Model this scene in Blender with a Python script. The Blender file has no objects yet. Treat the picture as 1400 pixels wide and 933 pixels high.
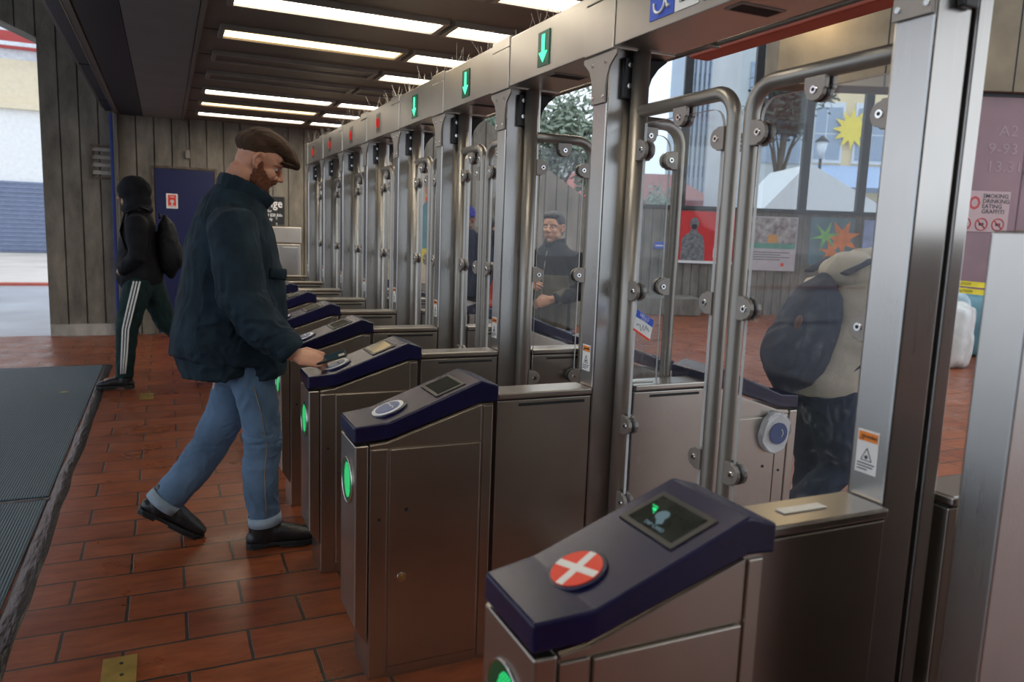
import bpy, bmesh, math, random
from mathutils import Vector, Matrix, noise
random.seed(7)
S = bpy.context.scene
COL = S.collection

# ------------------------------------------------------------------ camera, sky, exposure
cam_d = bpy.data.cameras.new('camera'); cam = bpy.data.objects.new('camera', cam_d); COL.objects.link(cam)
R = ((0.91148, -0.0261, 0.41055), (-0.4099, -0.1443, 0.90065))
def _cam():
    f = 1040.0
    y = Vector((225-700, 300-466.5, f)).normalized()
    x = Vector((3000-700, 400-466.5, f)); x = (x - y*x.dot(y)).normalized()
    z = x.cross(y)
    m = Matrix(((x[0], -x[1], -x[2]), (y[0], -y[1], -y[2]), (z[0], -z[1], -z[2]))).to_4x4()
    m.translation = (0, 0, 1.42)
    return m
cam.matrix_world = _cam()
cam_d.sensor_width = 36; cam_d.lens = 36*1040/1400; cam_d.clip_start = .05; cam_d.clip_end = 400
cam_d.dof.use_dof = True; cam_d.dof.focus_distance = 3.3; cam_d.dof.aperture_fstop = 3.6
S.camera = cam

w = bpy.data.worlds.new('overcast'); S.world = w; w.use_nodes = True
nt = w.node_tree; nt.nodes.clear()
o = nt.nodes.new('ShaderNodeOutputWorld'); bg = nt.nodes.new('ShaderNodeBackground')
tc = nt.nodes.new('ShaderNodeTexCoord'); nz = nt.nodes.new('ShaderNodeTexNoise'); cr = nt.nodes.new('ShaderNodeValToRGB')
nz.inputs['Scale'].default_value = 1.6; nz.inputs['Detail'].default_value = 3
cr.color_ramp.elements[0].position = .3; cr.color_ramp.elements[0].color = (.66, .78, .95, 1)
cr.color_ramp.elements[1].position = .7; cr.color_ramp.elements[1].color = (.92, .96, 1, 1)
nt.links.new(tc.outputs['Generated'], nz.inputs['Vector']); nt.links.new(nz.outputs['Fac'], cr.inputs['Fac'])
nt.links.new(cr.outputs['Color'], bg.inputs['Color']); bg.inputs['Strength'].default_value = 2.7
nt.links.new(bg.outputs[0], o.inputs[0])
S.view_settings.view_transform = 'Standard'; S.view_settings.look = 'None'
S.view_settings.gamma = 1; S.view_settings.use_curve_mapping = False
S.view_settings.exposure = -0.68
LAMP = 17.0            # strength of the lit ceiling diffusers

# ------------------------------------------------------------------ materials
def node_mat(name):
    m = bpy.data.materials.new(name); m.use_nodes = True
    return m, m.node_tree, m.node_tree.nodes['Principled BSDF']
def mat(name, col, rough=.6, metal=0, var=.12, scale=8, bump=0, bscale=None, spec=.5, stretch=(1, 1, 1), col2=None, sheen=0):
    m, t, b = node_mat(name)
    N, L = t.nodes, t.links
    tc = N.new('ShaderNodeTexCoord'); mp = N.new('ShaderNodeMapping'); mp.inputs['Scale'].default_value = stretch
    L.new(tc.outputs['Object'], mp.inputs['Vector'])
    nz = N.new('ShaderNodeTexNoise'); nz.inputs['Scale'].default_value = scale; nz.inputs['Detail'].default_value = 6
    L.new(mp.outputs[0], nz.inputs['Vector'])
    cr = N.new('ShaderNodeValToRGB'); e = cr.color_ramp.elements
    e[0].position = .3; e[1].position = .7
    c2 = col2 or tuple(min(1, c*(1+var)) for c in col)
    c1 = tuple(c*(1-var) for c in col)
    e[0].color = (*c1, 1); e[1].color = (*c2, 1)
    L.new(nz.outputs['Fac'], cr.inputs['Fac']); L.new(cr.outputs['Color'], b.inputs['Base Color'])
    b.inputs['Roughness'].default_value = rough; b.inputs['Metallic'].default_value = metal
    b.inputs['Specular IOR Level'].default_value = spec
    if sheen: b.inputs['Sheen Weight'].default_value = sheen
    if bump:
        n2 = N.new('ShaderNodeTexNoise'); n2.inputs['Scale'].default_value = bscale or scale*4; n2.inputs['Detail'].default_value = 4
        L.new(mp.outputs[0], n2.inputs['Vector'])
        bp = N.new('ShaderNodeBump'); bp.inputs['Strength'].default_value = bump; bp.inputs['Distance'].default_value = .01
        L.new(n2.outputs['Fac'], bp.inputs['Height']); L.new(bp.outputs[0], b.inputs['Normal'])
    return m
def steel(name, col, rough, stretch, aniso=0.0, wear=.12):
    m, t, b = node_mat(name); N, L = t.nodes, t.links
    tc = N.new('ShaderNodeTexCoord'); mp = N.new('ShaderNodeMapping'); mp.inputs['Scale'].default_value = stretch
    L.new(tc.outputs['Object'], mp.inputs['Vector'])
    n1 = N.new('ShaderNodeTexNoise'); n1.inputs['Scale'].default_value = 6; n1.inputs['Detail'].default_value = 8
    L.new(mp.outputs[0], n1.inputs['Vector'])
    n2 = N.new('ShaderNodeTexNoise'); n2.inputs['Scale'].default_value = 3.5; n2.inputs['Detail'].default_value = 5
    L.new(tc.outputs['Object'], n2.inputs['Vector'])
    mr = N.new('ShaderNodeMapRange'); mr.inputs['To Min'].default_value = rough-.04; mr.inputs['To Max'].default_value = rough+.10
    ad = N.new('ShaderNodeMath'); ad.operation = 'ADD'; hf = N.new('ShaderNodeMath'); hf.operation = 'MULTIPLY'; hf.inputs[1].default_value = .5
    L.new(n1.outputs['Fac'], ad.inputs[0]); L.new(n2.outputs['Fac'], ad.inputs[1]); L.new(ad.outputs[0], hf.inputs[0])
    L.new(hf.outputs[0], mr.inputs['Value']); L.new(mr.outputs[0], b.inputs['Roughness'])
    cr = N.new('ShaderNodeValToRGB'); e = cr.color_ramp.elements; e[0].position = .35; e[1].position = .65
    e[0].color = (*[c*(1-wear) for c in col], 1); e[1].color = (*col, 1)
    L.new(n2.outputs['Fac'], cr.inputs['Fac']); L.new(cr.outputs['Color'], b.inputs['Base Color'])
    b.inputs['Metallic'].default_value = 1
    bp = N.new('ShaderNodeBump'); bp.inputs['Strength'].default_value = .05; bp.inputs['Distance'].default_value = .0008
    L.new(n1.outputs['Fac'], bp.inputs['Height']); L.new(bp.outputs[0], b.inputs['Normal'])
    return m
def emit(name, col, s):
    m = bpy.data.materials.new(name); m.use_nodes = True; t = m.node_tree; t.nodes.clear()
    e = t.nodes.new('ShaderNodeEmission'); o = t.nodes.new('ShaderNodeOutputMaterial')
    e.inputs[0].default_value = (*col, 1); e.inputs[1].default_value = s; t.links.new(e.outputs[0], o.inputs[0])
    return m
def led(name, col, s, scale):
    """a panel of small lamps behind a dark lens"""
    m, t, b = node_mat(name); N, L = t.nodes, t.links
    b.inputs['Base Color'].default_value = (.004, .03, .015, 1); b.inputs['Roughness'].default_value = .2
    tc = N.new('ShaderNodeTexCoord'); v = N.new('ShaderNodeTexVoronoi'); v.inputs['Scale'].default_value = scale; v.inputs['Randomness'].default_value = 0
    L.new(tc.outputs['Object'], v.inputs['Vector'])
    cr = N.new('ShaderNodeValToRGB'); e = cr.color_ramp.elements; e[0].position = .25; e[0].color = (1, 1, 1, 1); e[1].position = .6; e[1].color = (.12, .12, .12, 1)
    L.new(v.outputs['Distance'], cr.inputs['Fac'])
    ml = N.new('ShaderNodeMath'); ml.operation = 'MULTIPLY'; ml.inputs[1].default_value = s
    L.new(cr.outputs['Color'], ml.inputs[0])
    b.inputs['Emission Color'].default_value = (*col, 1); L.new(ml.outputs[0], b.inputs['Emission Strength'])
    return m
def glass(name, tint, refl, haze, scratch=.3):
    """thin acrylic sheet: mostly see-through, with a mirror-like coat and fine scratches"""
    m = bpy.data.materials.new(name); m.use_nodes = True; t = m.node_tree; N, L = t.nodes, t.links; N.clear()
    o = N.new('ShaderNodeOutputMaterial'); tr = N.new('ShaderNodeBsdfTransparent'); tr.inputs[0].default_value = (*tint, 1)
    gl = N.new('ShaderNodeBsdfGlossy'); gl.inputs['Roughness'].default_value = .03
    df = N.new('ShaderNodeBsdfDiffuse'); df.inputs[0].default_value = (.75, .75, .78, 1)
    lw = N.new('ShaderNodeLayerWeight'); lw.inputs[0].default_value = .5
    pw = N.new('ShaderNodeMath'); pw.operation = 'POWER'; pw.inputs[1].default_value = 5; L.new(lw.outputs['Facing'], pw.inputs[0])
    ml = N.new('ShaderNodeMath'); ml.operation = 'MULTIPLY_ADD'; ml.inputs[1].default_value = .7*refl; ml.inputs[2].default_value = .035*refl
    L.new(pw.outputs[0], ml.inputs[0])
    m1 = N.new('ShaderNodeMixShader'); L.new(ml.outputs[0], m1.inputs[0]); L.new(tr.outputs[0], m1.inputs[1]); L.new(gl.outputs[0], m1.inputs[2])
    tc = N.new('ShaderNodeTexCoord'); nz = N.new('ShaderNodeTexNoise'); nz.inputs['Scale'].default_value = 16; nz.inputs['Detail'].default_value = 10; nz.inputs['Distortion'].default_value = 2.5
    L.new(tc.outputs['Object'], nz.inputs['Vector'])
    cr = N.new('ShaderNodeValToRGB'); e = cr.color_ramp.elements; e[0].position = .6; e[0].color = (0, 0, 0, 1); e[1].position = .78; e[1].color = (1, 1, 1, 1)
    L.new(nz.outputs['Fac'], cr.inputs['Fac'])
    mm = N.new('ShaderNodeMath'); mm.operation = 'MULTIPLY_ADD'; mm.inputs[1].default_value = scratch; mm.inputs[2].default_value = haze
    L.new(cr.outputs['Color'], mm.inputs[0])
    m2 = N.new('ShaderNodeMixShader'); L.new(mm.outputs[0], m2.inputs[0]); L.new(m1.outputs[0], m2.inputs[1]); L.new(df.outputs[0], m2.inputs[2])
    L.new(m2.outputs[0], o.inputs[0])
    return m
M = {}
M['steel'] = steel('brushed_steel', (.52, .475, .42), .27, (1, 1, 30))
M['steel_post'] = steel('brushed_steel_post', (.52, .505, .485), .26, (24, 24, .6))
M['steel_beam'] = steel('brushed_steel_beam', (.56, .52, .465), .30, (30, 1, 30))
M['tube'] = mat('satin_tube', (.34, .315, .28), .40, metal=.75, var=.05)
M['bright'] = mat('bright_metal', (.75, .74, .72), .18, metal=1, var=.05)
M['clamp'] = mat('clamp_metal', (.33, .30, .27), .45, metal=.6, var=.05)
M['dark'] = mat('dark_gap', (.012, .012, .013), .7)
M['black'] = mat('black_plastic', (.015, .015, .017), .35)
M['navy'] = mat('navy_plastic', (.008, .008, .045), .27, var=.15, scale=14, bump=.02, bscale=600)
M['ring'] = mat('reader_ring', (.75, .76, .78), .35)
M['reader_blue'] = mat('reader_blue', (.06, .10, .26), .3)
M['screen'] = mat('screen_glass', (.03, .035, .03), .08, var=.3, scale=20)
M['red'] = mat('sticker_red', (.80, .05, .02), .5, var=.05)
M['white'] = mat('sticker_white', (.80, .80, .78), .5, var=.03)
M['orange'] = mat('label_orange', (.85, .25, .03), .5, var=.03)
M['blue'] = mat('sign_blue', (.04, .10, .55), .45, var=.05)
M['ink'] = mat('ink', (.03, .03, .035), .6)
M['green_led'] = led('green_lamps', (.02, 1, .28), 3.2, 130)
M['green_lens'] = led('green_lens', (.0, .8, .25), .22, 130)
M['green_arrow'] = emit('green_arrow', (.12, 1, .5), 2.6)
M['green_box'] = mat('green_sign_box', (.0, .10, .05), .3)
M['red_led'] = emit('red_lamp', (1, .04, .03), .9)
M['sign_box'] = mat('sign_box_dark', (.05, .03, .03), .3)
M['icon'] = emit('screen_icon', (.5, .75, .85), .35)
M['glass'] = glass('acrylic_pane', (.96, .97, .97), .9, .010, .12)
M['edge'] = mat('acrylic_edge', (.75, .78, .78), .15, var=.02)
M['window_glass'] = glass('window_pane', (.93, .96, .97), 1.0, .03, .05)
M['brass'] = mat('brass_plate', (.42, .29, .07), .42, metal=.7, var=.25, scale=12)
M['rubber'] = mat('black_edge_strip', (.010, .010, .012), .34, var=.5, scale=9, bump=.8, bscale=11, stretch=(3, .7, 1))
M['lamp_on'] = emit('diffuser_lit', (1.0, .90, .74), LAMP)
M['lamp_warm'] = emit('diffuser_warm', (1.0, .74, .38), LAMP*.33)
M['lamp_off'] = mat('diffuser_unlit', (.10, .085, .07), .5)
M['fixture'] = mat('fixture_frame', (.22, .19, .165), .5)
M['ceiling'] = mat('ceiling_panel', (.135, .112, .094), .55, var=.08, scale=3)
M['ceiling_grey'] = mat('ceiling_grey_panel', (.20, .20, .205), .6, var=.08, scale=3)
M['soffit_navy'] = mat('soffit_navy', (.014, .014, .035), .5, var=.15, scale=2)
M['soffit_grey'] = mat('soffit_metal', (.16, .145, .13), .45, var=.1, scale=2)
M['door_blue'] = mat('door_blue', (.010, .015, .075), .4, var=.1, scale=3)
M['trim_blue'] = mat('trim_blue', (.02, .04, .22), .4)
M['wire'] = mat('galvanised_wire', (.45, .40, .33), .4, metal=.6)
M['redbeam'] = mat('red_fascia', (.42, .085, .045), .5, var=.1, scale=3)

def concrete(name, c):
    m, t, b = node_mat(name); N, L = t.nodes, t.links
    tc = N.new('ShaderNodeTexCoord'); mp = N.new('ShaderNodeMapping'); mp.inputs['Scale'].default_value = (2.0, 2.0, .8)
    L.new(tc.outputs['Object'], mp.inputs['Vector'])
    n1 = N.new('ShaderNodeTexNoise'); n1.inputs['Scale'].default_value = 2.4; n1.inputs['Detail'].default_value = 8; n1.inputs['Roughness'].default_value = .62
    L.new(mp.outputs[0], n1.inputs['Vector'])
    cr = N.new('ShaderNodeValToRGB'); e = cr.color_ramp.elements; e[0].position = .30; e[1].position = .72
    e[0].color = (*[k*.5 for k in c], 1); e[1].color = (*[k*1.35 for k in c], 1)
    L.new(n1.outputs['Fac'], cr.inputs['Fac']); L.new(cr.outputs['Color'], b.inputs['Base Color'])
    n2 = N.new('ShaderNodeTexNoise'); n2.inputs['Scale'].default_value = 30; n2.inputs['Detail'].default_value = 6
    m2 = N.new('ShaderNodeMapping'); m2.inputs['Scale'].default_value = (3, 3, 1.2); L.new(tc.outputs['Object'], m2.inputs['Vector']); L.new(m2.outputs[0], n2.inputs['Vector'])
    bp = N.new('ShaderNodeBump'); bp.inputs['Strength'].default_value = .5; bp.inputs['Distance'].default_value = .01
    L.new(n2.outputs['Fac'], bp.inputs['Height']); L.new(bp.outputs[0], b.inputs['Normal'])
    b.inputs['Roughness'].default_value = .85
    return m
M['concrete'] = concrete('board_formed_concrete', (.215, .19, .152))
M['concrete_far'] = concrete('plaza_concrete', (.20, .18, .15))
M['concrete_light'] = concrete('smooth_concrete', (.42, .39, .34))
M['concrete_head'] = mat('header_concrete', (.21, .165, .105), .8, var=.35, scale=1.3, bump=.2, bscale=20)

def brick():
    m, t, b = node_mat('quarry_tile_floor'); N, L = t.nodes, t.links
    tc = N.new('ShaderNodeTexCoord'); mp = N.new('ShaderNodeMapping'); mp.inputs['Location'].default_value = (-.037, -.005, 0)
    L.new(tc.outputs['Object'], mp.inputs['Vector'])
    # slightly wavy joints
    wn = N.new('ShaderNodeTexNoise'); wn.inputs['Scale'].default_value = 14; wn.inputs['Detail'].default_value = 3
    L.new(mp.outputs[0], wn.inputs['Vector'])
    vm = N.new('ShaderNodeVectorMath'); vm.operation = 'MULTIPLY_ADD'; vm.inputs[1].default_value = (.006, .006, 0)
    L.new(wn.outputs['Color'], vm.inputs[0]); L.new(mp.outputs[0], vm.inputs[2])
    br = N.new('ShaderNodeTexBrick'); br.offset = .5; br.offset_frequency = 2; br.squash = 1
    br.inputs['Scale'].default_value = 1; br.inputs['Brick Width'].default_value = .39; br.inputs['Row Height'].default_value = .2035
    br.inputs['Mortar Size'].default_value = .0062; br.inputs['Mortar Smooth'].default_value = .25; br.inputs['Bias'].default_value = 0
    br.inputs['Color1'].default_value = (.27, .075, .026, 1); br.inputs['Color2'].default_value = (.195, .050, .018, 1); br.inputs['Mortar'].default_value = (.032, .028, .022, 1)
    L.new(vm.outputs[0], br.inputs['Vector'])
    ms = N.new('ShaderNodeMapping'); ms.inputs['Scale'].default_value = (1, 3.2, 1); L.new(tc.outputs['Object'], ms.inputs['Vector'])
    n1 = N.new('ShaderNodeTexNoise'); n1.inputs['Scale'].default_value = 6.5; n1.inputs['Detail'].default_value = 9; n1.inputs['Roughness'].default_value = .65
    L.new(ms.outputs[0], n1.inputs['Vector'])
    cr = N.new('ShaderNodeValToRGB'); e = cr.color_ramp.elements; e[0].position = .25; e[0].color = (.45, .36, .33, 1); e[1].position = .62; e[1].color = (1.12, 1.06, 1.0, 1)
    L.new(n1.outputs['Fac'], cr.inputs['Fac'])
    mx = N.new('ShaderNodeMix'); mx.data_type = 'RGBA'; mx.blend_type = 'MULTIPLY'; mx.inputs[0].default_value = .85
    L.new(br.outputs['Color'], mx.inputs[6]); L.new(cr.outputs['Color'], mx.inputs[7]); L.new(mx.outputs[2], b.inputs['Base Color'])
    n3 = N.new('ShaderNodeTexNoise'); n3.inputs['Scale'].default_value = 3.5; n3.inputs['Detail'].default_value = 6
    L.new(tc.outputs['Object'], n3.inputs['Vector'])
    rr = N.new('ShaderNodeMapRange'); rr.inputs['From Min'].default_value = .35; rr.inputs['From Max'].default_value = .65; rr.inputs['To Min'].default_value = .26; rr.inputs['To Max'].default_value = .42
    L.new(n3.outputs['Fac'], rr.inputs['Value']); L.new(rr.outputs[0], b.inputs['Roughness'])
    inv = N.new('ShaderNodeMath'); inv.operation = 'MULTIPLY_ADD'; inv.inputs[1].default_value = -1; inv.inputs[2].default_value = 1
    L.new(br.outputs['Fac'], inv.inputs[0])
    n4 = N.new('ShaderNodeTexNoise'); n4.inputs['Scale'].default_value = 60; n4.inputs['Detail'].default_value = 5; L.new(tc.outputs['Object'], n4.inputs['Vector'])
    sm = N.new('ShaderNodeMath'); sm.operation = 'MULTIPLY_ADD'; sm.inputs[1].default_value = .12; L.new(n4.outputs['Fac'], sm.inputs[0]); L.new(inv.outputs[0], sm.inputs[2])
    bp = N.new('ShaderNodeBump'); bp.inputs['Strength'].default_value = .6; bp.inputs['Distance'].default_value = .004
    L.new(sm.outputs[0], bp.inputs['Height']); L.new(bp.outputs[0], b.inputs['Normal'])
    b.inputs['Specular IOR Level'].default_value = .45
    return m
M['brick'] = brick()
def matmat():
    m, t, b = node_mat('ribbed_entrance_mat'); N, L = t.nodes, t.links
    tc = N.new('ShaderNodeTexCoord'); wv = N.new('ShaderNodeTexWave'); wv.wave_type = 'BANDS'; wv.bands_direction = 'X'
    wv.inputs['Scale'].default_value = 26; wv.inputs['Distortion'].default_value = 1.2; wv.inputs['Detail'].default_value = 2; wv.inputs['Detail Scale'].default_value = 6
    L.new(tc.outputs['Object'], wv.inputs['Vector'])
    cr = N.new('ShaderNodeValToRGB'); e = cr.color_ramp.elements; e[0].color = (.020, .044, .060, 1); e[1].color = (.055, .115, .150, 1)
    L.new(wv.outputs['Color'], cr.inputs['Fac']); L.new(cr.outputs['Color'], b.inputs['Base Color'])
    bp = N.new('ShaderNodeBump'); bp.inputs['Strength'].default_value = .7; bp.inputs['Distance'].default_value = .004
    L.new(wv.outputs['Fac'], bp.inputs['Height']); L.new(bp.outputs[0], b.inputs['Normal'])
    b.inputs['Roughness'].default_value = .55
    return m
M['mat'] = matmat()

# ------------------------------------------------------------------ mesh helpers
class MB:
    def __init__(s): s.bm = bmesh.new(); s.mats = []
    def mi(s, m):
        if m is None: return 0
        if m not in s.mats: s.mats.append(m)
        return s.mats.index(m)
    def _fin(s, verts, m, bevel=0, seg=2):
        fs = set(f for v in verts for f in v.link_faces)
        if bevel:
            es = list(set(e for f in fs for e in f.edges))
            r = bmesh.ops.bevel(s.bm, geom=es, offset=bevel, segments=seg, affect='EDGES', profile=.5)
            fs = set(f for v in r['verts'] for f in v.link_faces) | set(f for f in fs if f.is_valid)
        k = s.mi(m)
        for f in fs: f.material_index = k
    def box(s, x0, x1, y0, y1, z0, z1, m=None, bevel=0):
        r = bmesh.ops.create_cube(s.bm, size=1)
        for v in r['verts']:
            v.co = Vector(((x0+x1)/2+v.co.x*(x1-x0), (y0+y1)/2+v.co.y*(y1-y0), (z0+z1)/2+v.co.z*(z1-z0)))
        s._fin(r['verts'], m, bevel)
    def prism(s, pts, a, b, axis='y', m=None, bevel=0, pts2=None):
        """polygon pts extruded along axis; pts2 may reshape the far end"""
        def P(p, c): return {'y': (p[0], c, p[1]), 'x': (c, p[0], p[1]), 'z': (p[0], p[1], c)}[axis]
        q = pts2 or pts
        A = [s.bm.verts.new(P(p, a)) for p in pts]; B = [s.bm.verts.new(P(p, b)) for p in q]
        n = len(pts); fs = [s.bm.faces.new(A), s.bm.faces.new(B[::-1])]
        for i in range(n): fs.append(s.bm.faces.new((A[i], B[i], B[(i+1) % n], A[(i+1) % n])))
        bmesh.ops.recalc_face_normals(s.bm, faces=fs)
        s._fin(A+B, m, bevel)
    def cyl(s, c, r, h, axis='z', m=None, seg=24, bevel=0, ry=None, r2=None):
        mtx = {'z': Matrix(), 'y': Matrix.Rotation(math.pi/2, 4, 'X'), 'x': Matrix.Rotation(math.pi/2, 4, 'Y')}[axis] if isinstance(axis, str) else axis
        g = bmesh.ops.create_cone(s.bm, cap_ends=True, segments=seg, radius1=r, radius2=r if r2 is None else r2, depth=h)
        for v in g['verts']:
            p = v.co.copy()
            if ry: p.y *= ry/r
            v.co = Vector(c) + (mtx @ p)
        for f in set(f for v in g['verts'] for f in v.link_faces): f.smooth = len(f.verts) == 4
        s._fin(g['verts'], m, bevel)
    def ball(s, c, rad, m=None, rot=None, u=20, v=12):
        g = bmesh.ops.create_uvsphere(s.bm, u_segments=u, v_segments=v, radius=1)
        if not hasattr(rad, '__len__'): rad = (rad,)*3
        for q in g['verts']:
            p = Vector((q.co.x*rad[0], q.co.y*rad[1], q.co.z*rad[2]))
            if rot: p = rot @ p
            q.co = Vector(c)+p
        for f in set(f for q in g['verts'] for f in q.link_faces): f.smooth = True
        s._fin(g['verts'], m)
    def tube(s, path, r, m=None, seg=14, ref=(0, 1, 0), closed=False, cap=True, dome=False):
        """sweep; r scalar or list of scalars / (along ref, other)"""
        P = [Vector(p) for p in path]; n = len(P)
        rr = r if isinstance(r, list) else [r]*n
        rr = [(k, k) if not hasattr(k, '__len__') else k for k in rr]
        if dome:
            d0 = (P[0]-P[1]).normalized(); d1 = (P[-1]-P[-2]).normalized()
            a, b = rr[0], rr[-1]
            def q(p, d, k, f, g_): return p+d*min(k)*f, (k[0]*g_, k[1]*g_)
            s0 = [q(P[0], d0, a, f, g_) for f, g_ in ((.9, .35), (.55, .8))]; s1 = [q(P[-1], d1, b, f, g_) for f, g_ in ((.55, .8), (.9, .35))]
            P = [x[0] for x in s0]+P+[x[0] for x in s1]; rr = [x[1] for x in s0]+rr+[x[1] for x in s1]; n = len(P)
        ref = Vector(ref); rings = []
        for i in range(n):
            if closed: t = (P[(i+1) % n]-P[i-1])
            elif i == 0: t = P[1]-P[0]
            elif i == n-1: t = P[-1]-P[-2]
            else: t = (P[i+1]-P[i]).normalized()+(P[i]-P[i-1]).normalized()
            t.normalize(); a = ref-t*ref.dot(t)
            if a.length < 1e-4: a = t.orthogonal()
            a.normalize(); b = t.cross(a)
            rings.append([s.bm.verts.new(P[i]+a*(rr[i][0]*math.cos(2*math.pi*k/seg))+b*(rr[i][1]*math.sin(2*math.pi*k/seg))) for k in range(seg)])
        k0 = s.mi(m); fs = []
        for i in range(n if closed else n-1):
            A, B = rings[i], rings[(i+1) % n]
            for k in range(seg):
                f = s.bm.faces.new((A[k], A[(k+1) % seg], B[(k+1) % seg], B[k])); f.smooth = True; fs.append(f)
        if cap and not closed: fs.append(s.bm.faces.new(rings[0][::-1])); fs.append(s.bm.faces.new(rings[-1]))
        for f in fs: f.material_index = k0
    def xf(s, mtx): bmesh.ops.transform(s.bm, matrix=mtx, verts=s.bm.verts[:])
    def build(s, name, m=None, parent=None, loc=None, rot=None):
        me = bpy.data.meshes.new(name); bmesh.ops.recalc_face_normals(s.bm, faces=s.bm.faces[:])
        s.bm.to_mesh(me); s.bm.free()
        ms = s.mats if s.mats else [m]
        if m is not None and s.mats and s.mats[0] is None: ms[0] = m
        for k in ms: me.materials.append(k)
        ob = bpy.data.objects.new(name, me); COL.objects.link(ob)
        if loc: ob.location = loc
        if rot: ob.rotation_euler = rot
        if parent: ob.parent = parent
        return ob
def box(name, x0, x1, y0, y1, z0, z1, m, parent=None, bevel=0):
    b = MB(); b.box(x0, x1, y0, y1, z0, z1, m, bevel); return b.build(name, m, parent)
def tag(o, label=None, cat=None, group=None, kind=None):
    if label: o['label'] = label
    if cat: o['category'] = cat
    if group: o['group'] = group
    if kind: o['kind'] = kind
    return o
def thing(name, label, cat, loc=(0, 0, 0), rz=0, group=None):
    o = bpy.data.objects.new(name, None); COL.objects.link(o); o.empty_display_size = .1
    o.location = loc; o.rotation_euler = (0, 0, rz)
    return tag(o, label, cat, group)
def struct(o): o['kind'] = 'structure'; return o
def copy_tree(o, parent=None, loc=None, rz=None, label=None, group=None):
    c = o.copy(); COL.objects.link(c)
    if parent is not None: c.parent = parent; c.matrix_parent_inverse = o.matrix_parent_inverse.copy()
    if loc is not None: c.location = loc
    if rz is not None: c.rotation_euler = (0, 0, rz)
    if label: c['label'] = label
    if group: c['group'] = group
    for ch in [k for k in o.children]: copy_tree(ch, c)
    return c
def text(name, body, size, m, parent, loc, rot, align='CENTER', extrude=.0004, sx=1.0, bold=0):
    cu = bpy.data.curves.new(name, 'FONT'); cu.body = body; cu.size = size; cu.align_x = align; cu.align_y = 'CENTER'; cu.extrude = extrude; cu.offset = bold
    cu.resolution_u = 2
    t = bpy.data.objects.new('tmp', cu); COL.objects.link(t)
    dg = bpy.context.evaluated_depsgraph_get(); me = bpy.data.meshes.new_from_object(t.evaluated_get(dg))
    bpy.data.objects.remove(t); bpy.data.curves.remove(cu)
    for v in me.vertices: v.co.x *= sx
    me.materials.clear(); me.materials.append(m)
    o = bpy.data.objects.new(name, me); COL.objects.link(o); o.location = loc; o.rotation_euler = rot
    if parent: o.parent = parent
    return o
PI = math.pi

# ------------------------------------------------------------------ the setting
def frame(n):            # the plaza walls run obliquely: local x along the wall, local y away from the gates
    return (0.4115*n, 0.9114*n, 0), -math.atan2(.4115, .9114)
def board_wall(name, u0, u1, top, m, thick=.3, z0=0, pitch=.195, loc=(0, 0, 0), rz=0, bottom=None):
    b = MB(); n = max(1, round((u1-u0)/pitch)); p = (u1-u0)/n; g = .008
    T = top if callable(top) else (lambda u: top); Bt = bottom if bottom else (lambda u: z0)
    for i in range(n):
        a, c = u0+i*p, u0+(i+1)*p; d = random.uniform(0, .006)
        b.prism([(a+g, Bt(a)), (c-g, Bt(c)), (c-g, T(c)), (a+g, T(a))], d, .04, 'y', m)
    k = 24
    for i in range(k):
        a, c = u0+(u1-u0)*i/k, u0+(u1-u0)*(i+1)/k
        b.prism([(a, Bt(a)), (c, Bt(c)), (c, T(c)), (a, T(a))], .026, thick, 'y', m)
    return struct(b.build(name, m, loc=loc, rot=(0, 0, rz)))

b = MB(); b.prism([(-3.2, -3.2), (16, -3.2), (16, 16), (6.0, 16), (6.0, 10.42), (-3.2, 10.42)], -.06, 0, 'z', M['brick']); struct(b.build('floor', M['brick']))
M['asphalt'] = mat('wet_asphalt', (.36, .39, .42), .3, var=.3, scale=.7)
M['walk'] = mat('pale_sidewalk', (.62, .58, .52), .6, var=.15, scale=.6)
struct(box('ground', -70, 90, -40, 110, -.12, -.062, M['asphalt']))
struct(box('trim_street_apron', -12, -1.2, 10.45, 18.3, -.061, -.03, M['asphalt']))
struct(box('trim_sidewalk', -40, 5, 18.6, 33.4, -.061, .0, M['walk']))
struct(box('trim_red_curb', -40, 5, 18.3, 18.6, -.061, .02, mat('red_curb', (.5, .12, .08), .6)))

board_wall('wall_end', -1.27, 6.0, lambda u: 5.0 if u < -.2 else (3.65 if u < 3.1 else 3.65-.595*(u-3.1)), M['concrete'], .35, loc=(0, 10.4, 0))
board_wall('wall_lintel', -6.2, -1.27, 5.0, M['concrete'], .55, loc=(0, 10.4, 0), bottom=lambda u: 3.40-.42*(u+1.27)*1.0)
struct(box('trim_wall_base', -1.26, -.58, 10.36, 10.4, 0, .14, M['concrete_light']))
struct(box('ceiling', -.46, 3.05, -3.2, 10.4, 2.645, 2.80, M['ceiling']))
struct(box('wall_back', -3.2, 3.4, -3.4, -3.2, 0, 5.0, M['concrete_far']))
struct(box('ceiling_canopy', -8, -.62, -3.2, 10.95, 5.0, 5.2, M['concrete_light']))
struct(box('wall_fascia', -.66, -.46, -3.2, 10.4, 2.80, 5.0, M['soffit_navy']))
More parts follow.
